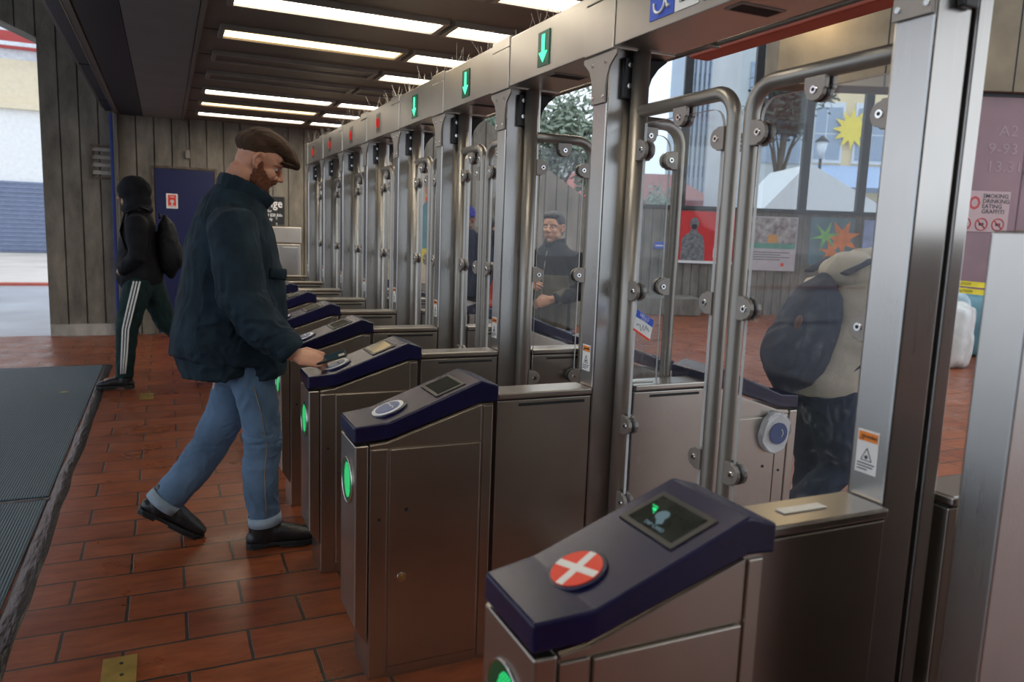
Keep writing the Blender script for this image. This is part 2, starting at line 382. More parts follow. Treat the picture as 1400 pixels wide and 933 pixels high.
# ceiling panels along the left edge, and the shutter track
struct(box('trim_navy_soffit', -.445, -.205, -3.2, 10.4, 2.632, 2.6449, M['soffit_navy']))
struct(box('trim_grey_soffit', -.20, .215, -3.2, 10.4, 2.630, 2.6449, M['ceiling_grey']))
struct(box('trim_ceiling_joint', .22, .25, -3.2, 10.4, 2.622, 2.6449, M['soffit_grey']))
b = MB()
b.box(-.605, -.515, -3.2, 10.4, 2.66, 2.80, M['soffit_navy']); b.box(-.64, -.607, -3.2, 10.4, 2.69, 2.80, M['soffit_grey'])
b.box(-.513, -.507, -3.2, 10.4, 2.628, 2.80, M['bright']); b.box(-.506, -.462, -3.2, 10.4, 2.632, 2.80, M['soffit_grey'])
for i in range(6): b.box(-.608, -.512, -1+2.1*i, -.985+2.1*i, 2.655, 2.7, M['dark'])
tag(b.build('shutter_track'), 'dark blue rolling shutter track running along the ceiling edge above the mat', 'shutter track')
t = thing('shutter_guide', 'vertical blue and grey shutter guide rail against the end wall beside the vent', 'guide rail', (-.51, 10.35, 0))
box('guide_channel', -.05, -.018, -.04, .05, 0, 2.63, M['trim_blue'], t, .003); box('guide_rail', -.014, .03, -.05, .05, 0, 2.63, M['soffit_grey'], t, .004)
box('guide_lip', .004, .012, -.056, -.05, 0, 2.63, M['bright'], t)

# vent, door, small wall things on the end wall
t = thing('wall_vent', 'rusty louvred vent set in the concrete pillar', 'vent', (-.66, 10.4, 2.065))
M['rust'] = mat('weathered_metal', (.12, .085, .06), .7, var=.4, scale=10)
b = MB()
for a in ((-.115, .115, .175, .20), (-.115, .115, -.20, -.175), (-.115, -.095, -.175, .175), (.095, .115, -.175, .175)): b.box(a[0], a[1], -.02, .012, a[2], a[3], M['rust'])
b.build('vent_frame', M['rust'], t); box('vent_back', -.095, .095, .006, .011, -.175, .175, M['dark'], t)
for k in range(4):
    b = MB(); b.prism([(-.018, -.135+k*.09-.012), (.004, -.135+k*.09+.028), (.004, -.135+k*.09+.034), (-.018, -.135+k*.09-.004)], -.095, .095, 'x', M['concrete_light']); b.build('louvre', None, t)
t = thing('door_1', 'dark blue steel service door in the board formed end wall', 'door', (.24, 10.4, 0))
box('door_panel', -.34, .34, -.012, .0, .02, 2.03, M['door_blue'], t, .003)
b = MB()
for a in ((-.37, -.345, 0, 2.065), (.345, .37, 0, 2.065), (-.345, .345, 2.04, 2.065)): b.box(a[0], a[1], -.02, .004, a[2], a[3], M['rust'])
b.build('door_frame', None, t); b = MB(); b.cyl((.28, -.045, 1.0), .012, .10, 'x', M['bright']); b.cyl((.31, -.03, 1.0), .011, .04, 'y', M['bright']); b.build('door_handle', None, t)
t['kind'] = 'structure'
t = thing('door_sign', 'small red and white notice on the dark blue door', 'sign', (.09, 10.388, 1.645))
box('sign_plate', -.065, .065, -.004, 0, -.09, .09, M['white'], t); box('sign_field', -.045, .045, -.006, -.0042, -.07, .075, M['red'], t)
b = MB(); b.cyl((0, -.0065, -.005), .022, .002, 'y', M['white']); b.box(-.008, .008, -.0075, -.0055, -.05, .0, M['white']); b.box(-.04, .04, -.0075, -.006, -.065, -.055, M['white']); b.build('pictogram', None, t)
text('lettering', 'FIRE', .03, M['white'], t, (0, -.0065, .05), (PI/2, 0, 0))
t = thing('junction_box', 'small pale junction box with conduit above the blue door', 'junction box', (.28, 10.39, 2.22))
box('housing', -.025, .025, -.04, 0, -.05, .05, M['fixture'], t, .006); b = MB(); b.tube([(0, -.015, .05), (0, -.015, .42)], .008, M['fixture']); b.build('conduit', None, t)
t = thing('wall_conduit', 'thin vertical conduit on the end wall right of the flat cap', 'conduit', (1.80, 10.39, 2.3))
b = MB(); b.tube([(0, -.01, -.1), (0, -.01, .34)], .009, M['fixture']); b.build('pipe', None, t); box('coupling', -.014, .014, -.026, 0, .02, .06, M['bright'], t)
t = thing('change_sign', 'black sign with white lettering above the change machine', 'sign', (1.19, 10.385, 1.585))
box('sign_board', -.235, .235, -.012, 0, -.18, .175, M['black'], t)
text('lettering', 'Change', .155, M['white'], t, (0.01, -.0135, .085), (PI/2, 0, 0), sx=.85, bold=.002)
for s_, z_, q in (('for', -.01, .045), ('$10 and $20 Bills', -.062, .05), ('only', -.115, .045)): text('lettering', s_, q, M['white'], t, (0.05, -.0135, z_), (PI/2, 0, 0), sx=.9, bold=.001)
t = thing('change_machine', 'stainless steel change machine against the end wall under the black sign', 'machine', (1.26, 10.39, 0))
box('cabinet', -.42, .30, -.45, 0, 0, 1.17, M['steel'], t, .01); box('header_panel', -.43, .31, -.46, 0, 1.175, 1.38, M['steel_beam'], t, .01)
for x0, x1 in ((-.38, .04), (.06, .27)): box('door', x0, x1, -.462, -.451, .12, 1.13, M['steel_post'], t, .004)
box('coin_slot', -.1, .0, -.466, -.4625, .95, 1.05, M['black'], t)

# ceiling light fixtures: pitch .82 m, two bays across
def fixture(y, x0, x1, state, label):
    t = thing('ceiling_light', label, 'ceiling light', ((x0+x1)/2, y, 2.645), 0, 'fluorescent ceiling lights')
    h = (x1-x0)/2; b = MB(); w = .15
    b.box(-h, h, -w, -w+.03, -.03, 0, M['fixture']); b.box(-h, h, w-.03, w, -.03, 0, M['fixture'])
    b.box(-h, -h+.03, -w+.03, w-.03, -.03, 0, M['fixture']); b.box(h-.03, h, -w+.03, w-.03, -.03, 0, M['fixture'])
    b.build('frame', None, t)
    box('diffuser', -h+.031, h-.031, -w+.031, w-.031, -.017, -.003, M[{'on': 'lamp_on', 'warm': 'lamp_warm', 'off': 'lamp_off'}[state]], t)
rows = [(3.78, 'on', 'on'), (4.61, 'on', 'on'), (5.46, 'warm', 'on'), (6.28, 'off', 'on'), (7.09, 'off', 'off'), (7.93, 'on', 'on'), (8.75, 'warm', 'on'), (9.57, 'on', 'on')]
names = ['nearest row', 'second row', 'third row', 'fourth row', 'fifth row', 'sixth row', 'seventh row', 'farthest row by the end wall']
adj = {'on': 'bright white', 'warm': 'dim yellowish', 'off': 'unlit grey'}
for (y, a, c), nm in zip(rows, names):
    fixture(y, .35, 1.565, a, '%s fluorescent ceiling light over the entry side, %s' % (adj[a], nm))
    fixture(y, 1.60, 2.75, c, '%s fluorescent ceiling light over the header beam, %s' % (adj[c], nm))
for y in (2.2, .6, -1.0): fixture(y, .35, 1.565, 'on', 'bright white fluorescent ceiling light above and behind the camera'); 
b = MB()
for k in range(16): b.box(.26, 3.04, -2.3+.82*k+.405, -2.3+.82*k+.412, 2.642, 2.6449, M['dark'])
struct(b.build('trim_ceiling_seams'))

# entrance mat, edge strips, brass plates
def rough_strip(name, x0, x1, y0, y1, m, label, cat, amp=.008, n=60, along='y'):
    b = MB(); n = max(8, n)
    for s in range(n):
        for q in (0,): pass
    vs = []
    for i in range(n+1):
        f = i/n
        e = [noise.noise(Vector((f*23, k*3.1, x0)))*amp for k in range(2)]
        if along == 'y': a, c = (x0+e[0], y0+(y1-y0)*f), (x1+e[1], y0+(y1-y0)*f)
        else: a, c = (x0+(x1-x0)*f, y0+e[0]), (x0+(x1-x0)*f, y1+e[1])
        hm = .004+.0025*noise.noise(Vector((f*31, 1, 2)))
        vs.append([b.bm.verts.new((a[0], a[1], .0005)), b.bm.verts.new((a[0]*.8+c[0]*.2, a[1]*.8+c[1]*.2, .004+hm)), b.bm.verts.new((a[0]*.2+c[0]*.8, a[1]*.2+c[1]*.8, .003+hm*.6)), b.bm.verts.new((c[0], c[1], .0005))])
    for i in range(n):
        for k in range(3):
            f_ = b.bm.faces.new((vs[i][k], vs[i][k+1], vs[i+1][k+1], vs[i+1][k])); f_.smooth = True
    return tag(b.build(name, m), label, cat)
tag(box('entrance_mat', -3.1, -.575, 4.33, 8.18, .0, .010, M['mat'], None, .003), 'blue green ribbed entrance mat, the farther of the two', 'mat')
tag(box('entrance_mat', -3.1, -.575, .2, 4.27, .0, .010, M['mat'], None, .003), 'blue green ribbed entrance mat, the nearer of the two', 'mat')
rough_strip('edge_strip', -.572, -.495, .2, 8.18, M['rubber'], 'black rubber strip along the right edge of the mats', 'edge strip', .012, 110)
rough_strip('edge_strip', -3.1, -.56, 4.26, 4.34, M['rubber'], 'black rubber strip across the join between the two mats', 'edge strip', .008, 50, 'x')
rough_strip('edge_strip', -3.1, -.50, 8.17, 8.24, M['rubber'], 'black rubber strip along the far end of the mats', 'edge strip', .008, 50, 'x')
for y0, y1, l in ((2.42, 2.61, 'brass plate set in the red tiles nearest the camera'), (6.56, 6.78, 'dull brass plate set in the tiles beside the walking hooded person')):
    t = thing('brass_plate', l, 'floor plate', (-.168, (y0+y1)/2, 0)); h = (y1-y0)/2
    box('plate', -.05, .05, -h, h, 0, .004, M['brass'], t, .001); 
    for x_, y_ in ((.008, -.02), (.004, .05)): b = MB(); b.cyl((x_, y_, .0045), .006, .002, 'z', M['dark']); b.build('screw', None, t)

# ------------------------------------------------------------------ fare gates
def arrow_pts(s=1): return [(-.012*s, .05*s), (.012*s, .05*s), (.012*s, -.012*s), (.035*s, -.012*s), (0, -.05*s), (-.035*s, -.012*s), (-.012*s, -.012*s)]
TH = math.atan2(.952-.838, .297)
def make_console():
    t = thing('fare_console', 'x', 'fare console')
    b = MB(); s = M['steel']
    # recessed plinth and main body, side profile extruded across the width
    b.prism([(.545, 0), (.945, 0), (.945, .875), (.90, .875), (.60, .775), (.545, .77)], .006, .194, 'y', s)
    for y0, y1 in ((0, .006), (.194, .2)):
        b.box(.546, .60, y0, y1, .012, .752, s, .002)                       # narrow side strip
        b.box(.912, .944, y0, y1, .012, .868, s, .002)
        b.prism([(.546, .757), (.905, .757), (.905, .872), (.60, .772), (.546, .766)], y0, y1, 'y', s, .0015)
        b.box(.604, .905, y0+(.002 if y0 == 0 else 0), y1-(.002 if y0 else 0), 0, .035, s)
    b.build('body', s, t)
    b = MB()   # front cover: a shell with a slanted lower edge that stands proud of the plinth
    b.prism([(.500, .768), (.500, .19), (.541, .125), (.541, .768)], 0, .2, 'y', s, .004)
    b.build('front_cover', s, t)
    for y0, y1 in ((-.003, .004), (.196, .203)):
        d = MB(); d.box(.606, .904, y0, y1, .040, .750, s, .002); d = d.build('access_door', s, t)
        f = y0-.002 if y0 < 0 else y1+.002
        k = MB(); k.cyl((.648, f, .335), .0145, .004, 'y', M['bright']); k.cyl((.648, f, .335), .008, .008, 'y', M['brass']); k.build('lock', None, d)
        k = MB(); k.cyl((.66, f+.001*(1 if y0 < 0 else -1), .555), .006, .003, 'y', M['dark']); k.build('screw', None, d)
    for y_ in (-.001, .201):
        k = MB(); k.cyl((.575, y_, .53), .005, .003, 'y', M['dark']); k.build('screw', None, t)
    # navy cap: side profile with a nose that narrows slightly
    b = MB(); pr = [(.497, .776), (.60, .787), (.90, .884), (.958, .880), (.958, .934), (.897, .953), (.60, .838), (.497, .826)]
    bm = b.bm
    def yy(x, s_): tt = max(0, min(1, (.60-x)/.103)); return (-.012+.014*tt) if s_ == 0 else (.212-.014*tt)
    A = [bm.verts.new((x, yy(x, 0), z)) for x, z in pr]; B = [bm.verts.new((x, yy(x, 1), z)) for x, z in pr]; n = 8
    bm.faces.new((A[0], A[1], A[6], A[7])); bm.faces.new((A[1], A[2], A[5], A[6])); bm.faces.new((A[2], A[3], A[4], A[5]))
    bm.faces.new((B[0], B[7], B[6], B[1])); bm.faces.new((B[1], B[6], B[5], B[2])); bm.faces.new((B[2], B[5], B[4], B[3]))
    for i in range(n): bm.faces.new((A[i], B[i], B[(i+1) % n], A[(i+1) % n]))
    bmesh.ops.recalc_face_normals(bm, faces=bm.faces[:])
    bmesh.ops.bevel(bm, geom=bm.edges[:], offset=.005, segments=2, affect='EDGES', profile=.5)
    for f in bm.faces: f.smooth = False
    cap = b.build('cap', M['navy'], t)
    # things on the sloping top
    slope = Matrix.Translation((.60, .1, .838)) @ Matrix.Rotation(-TH, 4, 'Y')
    d = MB(); d.box(.170, .275, -.080, .080, 0, .004, M['black'], .001); d.box(.182, .263, -.066, .066, .0041, .0048, M['screen']); d.xf(slope); d.build('display', None, t)
    return t, slope
def add_reader(t, slope, kind):
    if kind == 'blue':
        k = MB(); k.cyl((.030, 0, .003), .062, .008, 'z', M['navy'], 40, .002); k.cyl((.030, 0, .0078), .052, .003, 'z', M['ring'], 40); k.cyl((.030, 0, .0098), .040, .003, 'z', M['reader_blue'], 36)
        for a in (-.3, .3): k.tube([(.030+.014*math.cos(q)+.0, .016*math.sin(q)+a*.05, .0118) for q in (-.9, -.45, 0, .45, .9)], .0016, M['white'], 6)
        k.xf(slope); k.build('card_reader', None, t)
    else:
        k = MB(); k.cyl((.030, 0, .003), .054, .006, 'z', M['navy'], 40, .002); k.cyl((.030, 0, .0065), .0465, .003, 'z', M['red'], 44); k.xf(slope); r = k.build('card_reader', None, t)
        k = MB()
        for a in (.30, 1.87):
            c, s_ = math.cos(a), math.sin(a); L, W = .0455, .0075
            pts = [(.030+c*u-s_*v, s_*u+c*v) for u, v in ((-L, -W), (L, -W), (L, W), (-L, W))]; k.prism(pts, .0079, .0086 if a < 1 else .0088, 'z', M['white'])
        k.xf(slope); k.build('cross_mark', None, r)
def add_front_light(t):
    k = MB(); k.cyl((.4985, .1, .635), .070, .004, 'x', M['green_lens'], 36); l = k.build('status_light', None, t)
    k = MB(); k.prism([(.088+.040*math.cos(q), .640+.056*math.sin(q)) for q in [2*PI*i/28 for i in range(28)]], .4955, .4968, 'x', M['green_led']); k.build('lit_lamps', None, l)
    k = MB(); k.tube([(.498, .1+.071*math.cos(q), .635+.071*math.sin(q)) for q in [2*PI*i/36 for i in range(36)]], .003, M['bright'], 8, (1, 0, 0), closed=True); k.build('bezel', None, l)

GY = {'X': .968, 'A': 2.19, 'B': 3.0, 'C': 3.81, 'D': 4.62, 'E': 5.43, 'F': 6.24, 'G': 7.05, 'H': 7.86}
order = 'XABCDEFGH'
posx = {'X': 'with the red disc', 'A': 'nearest the red disc one', 'B': 'the man taps', 'C': 'just past the one being tapped', 'D': 'second past the one being tapped', 'E': 'third past the one being tapped', 'F': 'fourth past the one being tapped', 'G': 'last but one of the row', 'H': 'at the end wall'}
proto, slope = make_console(); add_front_light(proto)
con = {}
pos = {'X': 'with a red disc and white cross, closest to the camera', 'A': 'with a round blue card reader, next after the red disc one',
       'B': 'where the man in the flat cap taps his phone', 'C': 'immediately beyond the one the man taps', 'D': 'second beyond the one the man taps',
       'E': 'third beyond the one the man taps', 'F': 'fourth beyond the one the man taps', 'G': 'last but one before the end wall', 'H': 'farthest of the row by the end wall'}
for g in order:
    c = proto if g == 'X' else None
    if g == 'X': c.location = (0, GY['X'], 0)
    else: c = copy_tree(proto, None, (0, GY[g], 0), 0)
    con[g] = c
for g in order:
    tag(con[g], 'navy-capped steel entry console ' + pos[g], 'fare console', 'entry side fare consoles'); add_reader(con[g], slope, 'red' if g == 'X' else 'blue')
# icon and lettering on the nearest screen
k = MB(); k.cyl((.222, .012, .0052), .014, .0006, 'z', M['icon']); k.prism([(.205, -.01), (.22, .0), (.205, .01), (.198, .0)], .0052, .0056, 'z', M['icon'])
for i in range(5): k.box(.232-.004*i, .2345-.004*i, .040-.002*i, .058-.006*i, .0050, .0054, M['green_led'])
k.xf(slope); k.build('screen_picture', None, con['X'])
k = text('lettering', 'TAP CARD', .012, M['icon'], con['X'], slope @ Vector((.192, -.002, .0053)), (0, 0, 0))
k.rotation_euler = (slope.to_3x3() @ Matrix.Rotation(-PI/2, 3, 'Z')).to_euler()
# mirrored exit consoles on the far side of the row
for g in order[:]:
    c = copy_tree(con['B'] if g == 'X' else con[g], None, (2.746, GY[g]+.2, 0), PI)
    tag(c, 'navy-capped exit console behind the entry one ' + posx[g], 'fare console', 'exit side fare consoles')
    con[g+'x'] = c
t = thing('side_reader', 'round white card reader on the side of an exit console behind the wide gate', 'card reader', (2.12, 2.186, .69))
k = MB(); k.cyl((0, -.012, 0), .068, .03, 'y', M['ring'], 36, .006, ry=.082); k.build('housing', None, t); k = MB(); k.cyl((.006, -.029, 0), .042, .004, 'y', M['reader_blue'], 32); k.tube([(.006+.02*math.cos(q), -.032, .02*math.sin(q)) for q in (-.9, 0, .9)], .002, M['white'], 6); k.build('target', None, t)

# barrier panels between consoles and posts
def make_panel(x0, x1):
    t = thing('barrier_panel', 'x', 'barrier panel'); s = M['steel']
    box('panel', x0, x1, .004, .100, .02, .878, s, t, .003)
    box('top_rail', x0, x1, -.004, .108, .884, .905, s, t, .005)
    box('seam', x0+.001, x1-.001, .006, .098, .878, .884, M['dark'], t)
    a, c = x0+(x1-x0)*.22, x1-.025
    box('slot', a, c, .001, .006, .858, .867, M['dark'], t, .0008)
    box('slot', a, c, .0985, .103, .858, .867, M['dark'], t, .0008)
    return t
pa = make_panel(.960, 1.306); pb = make_panel(1.480, 1.786); pn = make_panel(.960, 1.291)
for ch in [c for c in pn.children if c.name.startswith('slot')]: bpy.data.objects.remove(ch)
posr = {'X': 'the red-cross console', 'A': 'the console nearest the red-cross one', 'B': 'the console the man taps', 'C': 'the console just beyond the man', 'D': 'the second console beyond the man',
        'E': 'the third console beyond the man', 'F': 'the fourth console beyond the man', 'G': 'the last but one console', 'H': 'the farthest console'}
for g in order:
    off = .035 if g == 'X' else 0
    p = pn if g == 'X' else (pa if g == 'A' else copy_tree(pa)); p.location = (0, GY[g]+off, 0); tag(p, ('plain ' if g == 'X' else 'slotted ')+'steel barrier panel joining %s to its post' % posr[g], 'barrier panel', 'entry side barrier panels')
    p = pb if g == 'X' else copy_tree(pb); p.location = (0, GY[g]+off, 0); tag(p, 'slotted steel barrier panel behind the post of %s' % posr[g], 'barrier panel', 'exit side barrier panels')
    con[g+'p'] = p
tag(box('sensor_strip', 1.06, 1.17, GY['X']+.075, GY['X']+.10, .9055, .9085, M['white'], None, .001), 'white strip lying on the barrier top beside the wide gate, nearest the camera', 'strip')
tag(box('sensor_strip', 1.47, 1.58, GY['A']+.035, GY['A']+.06, .9055, .9085, M['white'], None, .001), 'white strip on the barrier top seen through the wide gate glass', 'strip')

# posts with gusset, warning label and hinge bracket
def make_post():
    t = thing('gate_post', 'x', 'gate post'); s = M['steel_post']
    box('post_tube', 1.312, 1.41, .008, .098, 0, 2.012, s, t, .006)
    box('rear_channel', 1.432, 1.474, .012, .094, 0, 2.012, s, t, .004)
    k = MB(); pts = []
    for y, z in ((-.05, 2.0), (-.05, 1.985), (-.035, 1.975), (-.010, 1.955), (.004, 1.925), (.010, 1.90), (.010, 1.845)): pts.append((y, z))
    pts = pts+[(.106-y, z) for y, z in pts[::-1]]
    k.prism(pts, 1.303, 1.310, 'x', M['clamp'], .001)
    for y, z in ((.012, 1.97), (.094, 1.97), (.022, 1.865), (.084, 1.865)): k.cyl((1.302, y, z), .006, .004, 'x', M['bright'], 12)
    k.build('gusset_plate', None, t)
    k = MB(); k.prism([(1.476, 2.003), (1.555, 2.003), (1.52, 1.975), (1.495, 1.94), (1.476, 1.88)], .03, .075, 'y', M['dark'], .002); k.build('rear_bracket', None, t)
    k = MB(); k.box(1.36, 1.40, -.012, .007, 1.86, 1.99, M['black'], .004); k.cyl((1.38, -.013, 1.965), .008, .006, 'y', M['bright'], 12); k.cyl((1.38, -.013, 1.90), .008, .006, 'y', M['bright'], 12); k.build('hinge_bracket', None, t)
    l = box('warning_label', 1.3105, 1.3118, .030, .082, .955, 1.045, M['white'], t, .0004)
    k = MB(); k.box(1.3096, 1.3104, .033, .079, 1.022, 1.041, M['orange']); k.build('label_header', None, l)
    k = MB(); tr = [(.043, .982), (.069, .982), (.056, 1.008)]
    for i in range(3):
        a, c = tr[i], tr[(i+1) % 3]; k.tube([(1.3102, a[0], a[1]), (1.3102, c[0], c[1])], .0009, M['ink'], 6)
    k.cyl((1.310, .0565, .989), .004, .0008, 'x', M['ink'], 10)
    for i, wd in enumerate((.042, .038, .025)): k.box(1.3098, 1.3104, .035+(.042-wd), .077, .974-.006*i, .9763-.006*i, M['ink'])
    k.tube([(1.3096, .074, 1.026), (1.3096, .070, 1.035), (1.3096, .066, 1.026), (1.3096, .074, 1.026)], .001, M['ink'], 6)
    k.build('pictogram', None, l)
    text('lettering', 'WARNING', .0095, M['ink'], l, (1.3094, .050, 1.0315), (PI/2, 0, -PI/2), sx=.75)
    return t
pp = make_post()
for g in order:
    off = .045 if g == 'X' else 0
    p = pp if g == 'X' else copy_tree(pp); p.location = (-.015 if g == 'X' else 0, GY[g]+off, 0)
    tag(p, 'tall brushed steel gate post with warning label behind %s' % posr[g], 'gate post', 'gate posts')

# swing leaves; local frame: hinge axis at the origin, leaf extends along +y
def clamp_mesh(k, y, z, d):
    """D-shaped glass clamp, flat side at y,z towards the tube, nose in direction d (dy,dz)"""
    dy, dz = d
    for x0, x1 in ((-.019, -.006), (.006, .019)):
        pts = []
        for u, v in ((0, -.032), (0, .032), (.028, .032)): pts.append((u, v))
        for i in range(7):
            a = PI/2-PI*i/6; pts.append((.030+.026*math.cos(a), .028*math.sin(a)))
        pts.append((.028, -.032))
        q = [(y+u*dy-v*dz, z+u*dz+v*dy) for u, v in pts]
        k.prism(q, x0, x1, 'x', M['clamp'], .0015)
    cy, cz = y+.030*dy, z+.030*dz
    k.cyl((0, cy, cz), .009, .046, 'x', M['bright'], 14); k.cyl((0, cy, cz), .0045, .0475, 'x', M['dark'], 8); k.cyl((0, cy, cz), .027, .012, 'x', M['black'], 20)
def make_leaf(w, hinge_sign=1):
    t = thing('gate_leaf', 'x', 'gate leaf')
    k = MB(); k.tube([(0, 0, .10), (0, 0, 2.008)], .0285, M['tube'], 20); k.build('hinge_tube', None, t)
    R_ = .075; rt = .0205; p = [(0, .01, 1.82)]
    for i in range(9):
        a = PI/2-PI/2*i/8; p.append((0, w-R_+R_*math.cos(a), 1.82-R_+R_*math.sin(a)))
    for i in range(9):
        a = -PI/2*i/8; p.append((0, w-R_+R_*math.cos(a), .20+R_+R_*math.sin(a)))
    p.append((0, .01, .20))
    k = MB(); k.tube(p, rt, M['tube'], 18, (1, 0, 0)); k.build('frame_tube', None, t)
    y0, y1, z0, z1, r = .048, w-.04, .245, 1.78, .05
    pts = [(y0, z0), (y1-r, z0), (y1, z0+r)]+[(y1-r+r*math.cos(q), z1-r+r*math.sin(q)) for q in [PI/2*i/6 for i in range(7)]]+[(y0, z1)]
    k = MB(); k.prism(pts, -.005, .005, 'x', M['glass'])
    k.bm.faces.ensure_lookup_table(); ei = k.mi(M['edge'])
    for f in k.bm.faces:
        f.normal_update()
        if abs(f.normal.x) < .5: f.material_index = ei
    k.build('glass_pane', None, t)
    for z in (1.695, 1.24, .785, .515):
        k = MB(); clamp_mesh(k, .024, z, (1, 0)); k.build('glass_clamp', None, t)
        k = MB(); clamp_mesh(k, w-.018, z, (-1, 0)); k.build('glass_clamp', None, t)
    k = MB(); clamp_mesh(k, w*.52, 1.803, (0, -1)); k.build('glass_clamp', None, t)
    return t
wide = make_leaf(.470); nar = make_leaf(.298)
GX = 1.415
def leaf(src, used, x, y, rz, label, group):
    o = src if not used else copy_tree(src); o.location = (x, y, 0); o.rotation_euler = (0, 0, rz); tag(o, label, 'gate leaf', group); return o
LA = leaf(wide, False, GX, GY['A']-.024, PI, 'wide glass gate leaf with name sticker, hinged on the post behind the blue-reader console', 'wide gate leaves')
leaf(wide, True, GX-.01, GY['X']+.178, 0, 'wide glass gate leaf hinged on the nearest tall post', 'wide gate leaves')
desc = {'AB': ('standing open, seen through the wide gate', 'standing open towards the man in the black and olive jacket')}
aisles = ['AB', 'BC', 'CD', 'DE', 'EF', 'FG', 'GH']
where = ['', 'in the aisle of the flat capped man', 'in the first aisle beyond the man', 'in the second aisle beyond the man', 'in the third aisle beyond the man', 'in the fourth aisle beyond the man', 'in the last aisle by the end wall']
used = False
for i, a in enumerate(aisles):
    n0, n1 = GY[a[0]], GY[a[1]]
    if i == 0:
        leaf(nar, False, GX, n1-.024, -PI/2-.02, 'narrow glass gate leaf ' + desc['AB'][1], 'narrow gate leaves')
        leaf(nar, True, GX, n0+.145, -PI/2+.02, 'narrow glass gate leaf ' + desc['AB'][0], 'narrow gate leaves')
    else:
        leaf(nar, True, GX, n1-.024, PI, 'narrow glass leaf on the far post, ' + where[i], 'narrow gate leaves')
        leaf(nar, True, GX, n0+.130, 0, 'narrow glass leaf on the near post, ' + where[i], 'narrow gate leaves')
# name sticker on the wide leaf
t = thing('name_sticker', 'tilted HELLO name sticker with scribble stuck on the wide gate glass', 'sticker', (GX-.0062, 2.057, 1.135))
t.rotation_euler = (math.radians(14), 0, 0)
b = MB(); b.box(-.0006, 0, -.05, .05, -.036, .036, M['white']); b.build('paper', None, t)
b = MB(); b.box(-.0012, -.0007, -.05, .05, .012, .036, M['blue']); b.build('header_band', M['blue'], t); b = MB(); b.box(-.0012, -.0007, -.05, .05, -.036, -.029, M['red']); b.build('footer_band', None, t)
text('lettering', 'HELLO', .018, M['white'], t, (-.0014, 0, .026), (PI/2, 0, -PI/2), extrude=.0002); text('lettering', 'my name is', .009, M['white'], t, (-.0014, 0, .0155), (PI/2, 0, -PI/2), extrude=.0002)
b = MB(); random.seed(3); q = [(-.0012, .038-.0055*i, random.uniform(-.022, .006)) for i in range(15)]; b.tube(q, .0007, M['ink'], 5, (1, 0, 0)); b.build('scribble', None, t)

# header beam: one run of boxes, with a cover over every post
t = thing('header_beam', 'long brushed steel header beam carried by the gate posts', 'header beam', (1.30, 0, 2.01))
ends = [GY[g]+.053 for g in order]
def sec(y0, y1): box('beam_section', 0, .232, y0, y1, 0, .19, M['steel_beam'], t, .003)
sec(-1.2, ends[0]-.092)
for a, c in zip(ends[:-1], ends[1:]): sec(a+.092, c-.092)
for e in ends:
    k = MB(); k.box(-.004, .236, e-.09, e+.09, -.006, .155, M['steel_beam'], .003); k.box(-.004, .236, e-.09, e+.09, .157, .20, M['steel_beam'], .003); k.build('post_cover', None, t)
for i in range(len(ends)-1):
    m_ = (ends[i]+ends[i+1])/2
    k = MB(); k.box(.03, .175, m_-.035, m_+.035, -.003, .0, M['clamp'], .001); k.box(.040, .165, m_-.024, m_+.024, -.0045, -.0031, M['dark']); k.build('sensor_window', None, t)
b = MB(); b.tube([(1.575, -1.2, 2.02), (1.575, 8.0, 2.02)], .008, M['tube'], 10); b.build('cable_pipe').name = 'cable_pipe'
cp = bpy.data.objects['cable_pipe']; tag(cp, 'thin steel pipe running along the back of the header beam', 'pipe')
for y in (1.33, 2.0, 3.4, 5.0): box('pipe_clip', 1.534, 1.585, y-.01, y+.01, 2.008, 2.035, M['clamp'], cp, .002)

# lane signs on the beam front
sgroup = 'lane signs on the header beam'
def lane_sign(y, kind, label):
    t = thing('lane_sign', label, 'lane sign', (1.30, y, 2.098), 0, sgroup)
    if kind == 'green':
        b = MB(); b.box(-.004, .0, -.046, .046, -.062, .062, M['green_box']); b.build('sign_face', None, t)
        b = MB(); b.prism([(p[0], p[1]) for p in arrow_pts(1.0)], -.0062, -.0045, 'x', M['green_arrow']); b.build('lit_arrow', None, t)
    else:
        b = MB(); b.box(-.004, .0, -.046, .046, -.062, .062, M['clamp']); b.box(-.0048, -.0042, -.038, .038, -.054, .054, M['sign_box']); b.build('sign_face', None, t)
        b = MB(); b.tube([(-.006, .026*math.cos(q), .03*math.sin(q)) for q in [2*PI*i/20 for i in range(20)]], .004, M['red_led'], 6, (1, 0, 0), closed=True); b.box(-.007, -.005, -.02, .02, -.005, .005, M['red_led']); b.build('lit_cross', None, t)
sp = ['green', 'green', 'green', 'red', 'red', 'red', 'red']
sl = ['green down arrow lane sign nearest the wheelchair sign', 'green down arrow lane sign above the aisle the man is entering', 'green down arrow lane sign, farthest of the green ones',
      'red no-entry lane sign next to the green ones', 'red no-entry lane sign, second of the red ones', 'red no-entry lane sign, third of the red ones', 'red no-entry lane sign at the far end of the beam']
for i, a in enumerate(aisles): lane_sign((ends[i+1]+ends[i+2])/2, sp[i], sl[i])
lane_sign(1.665, 'green', 'green lane sign cut off by the top edge, right of the white sign')
t = thing('accessibility_sign', 'blue square sign with white wheelchair symbol on the header beam', 'sign', (1.30, 1.900, 2.095))
box('sign_plate', -.003, 0, -.058, .058, -.058, .058, M['blue'], t)
k = MB(); cy = .012
k.tube([(-.005, .010+.026*math.cos(q), -.018+.026*math.sin(q)) for q in [math.radians(d) for d in range(115, 376, 15)]], .0042, M['white'], 6, (1, 0, 0))
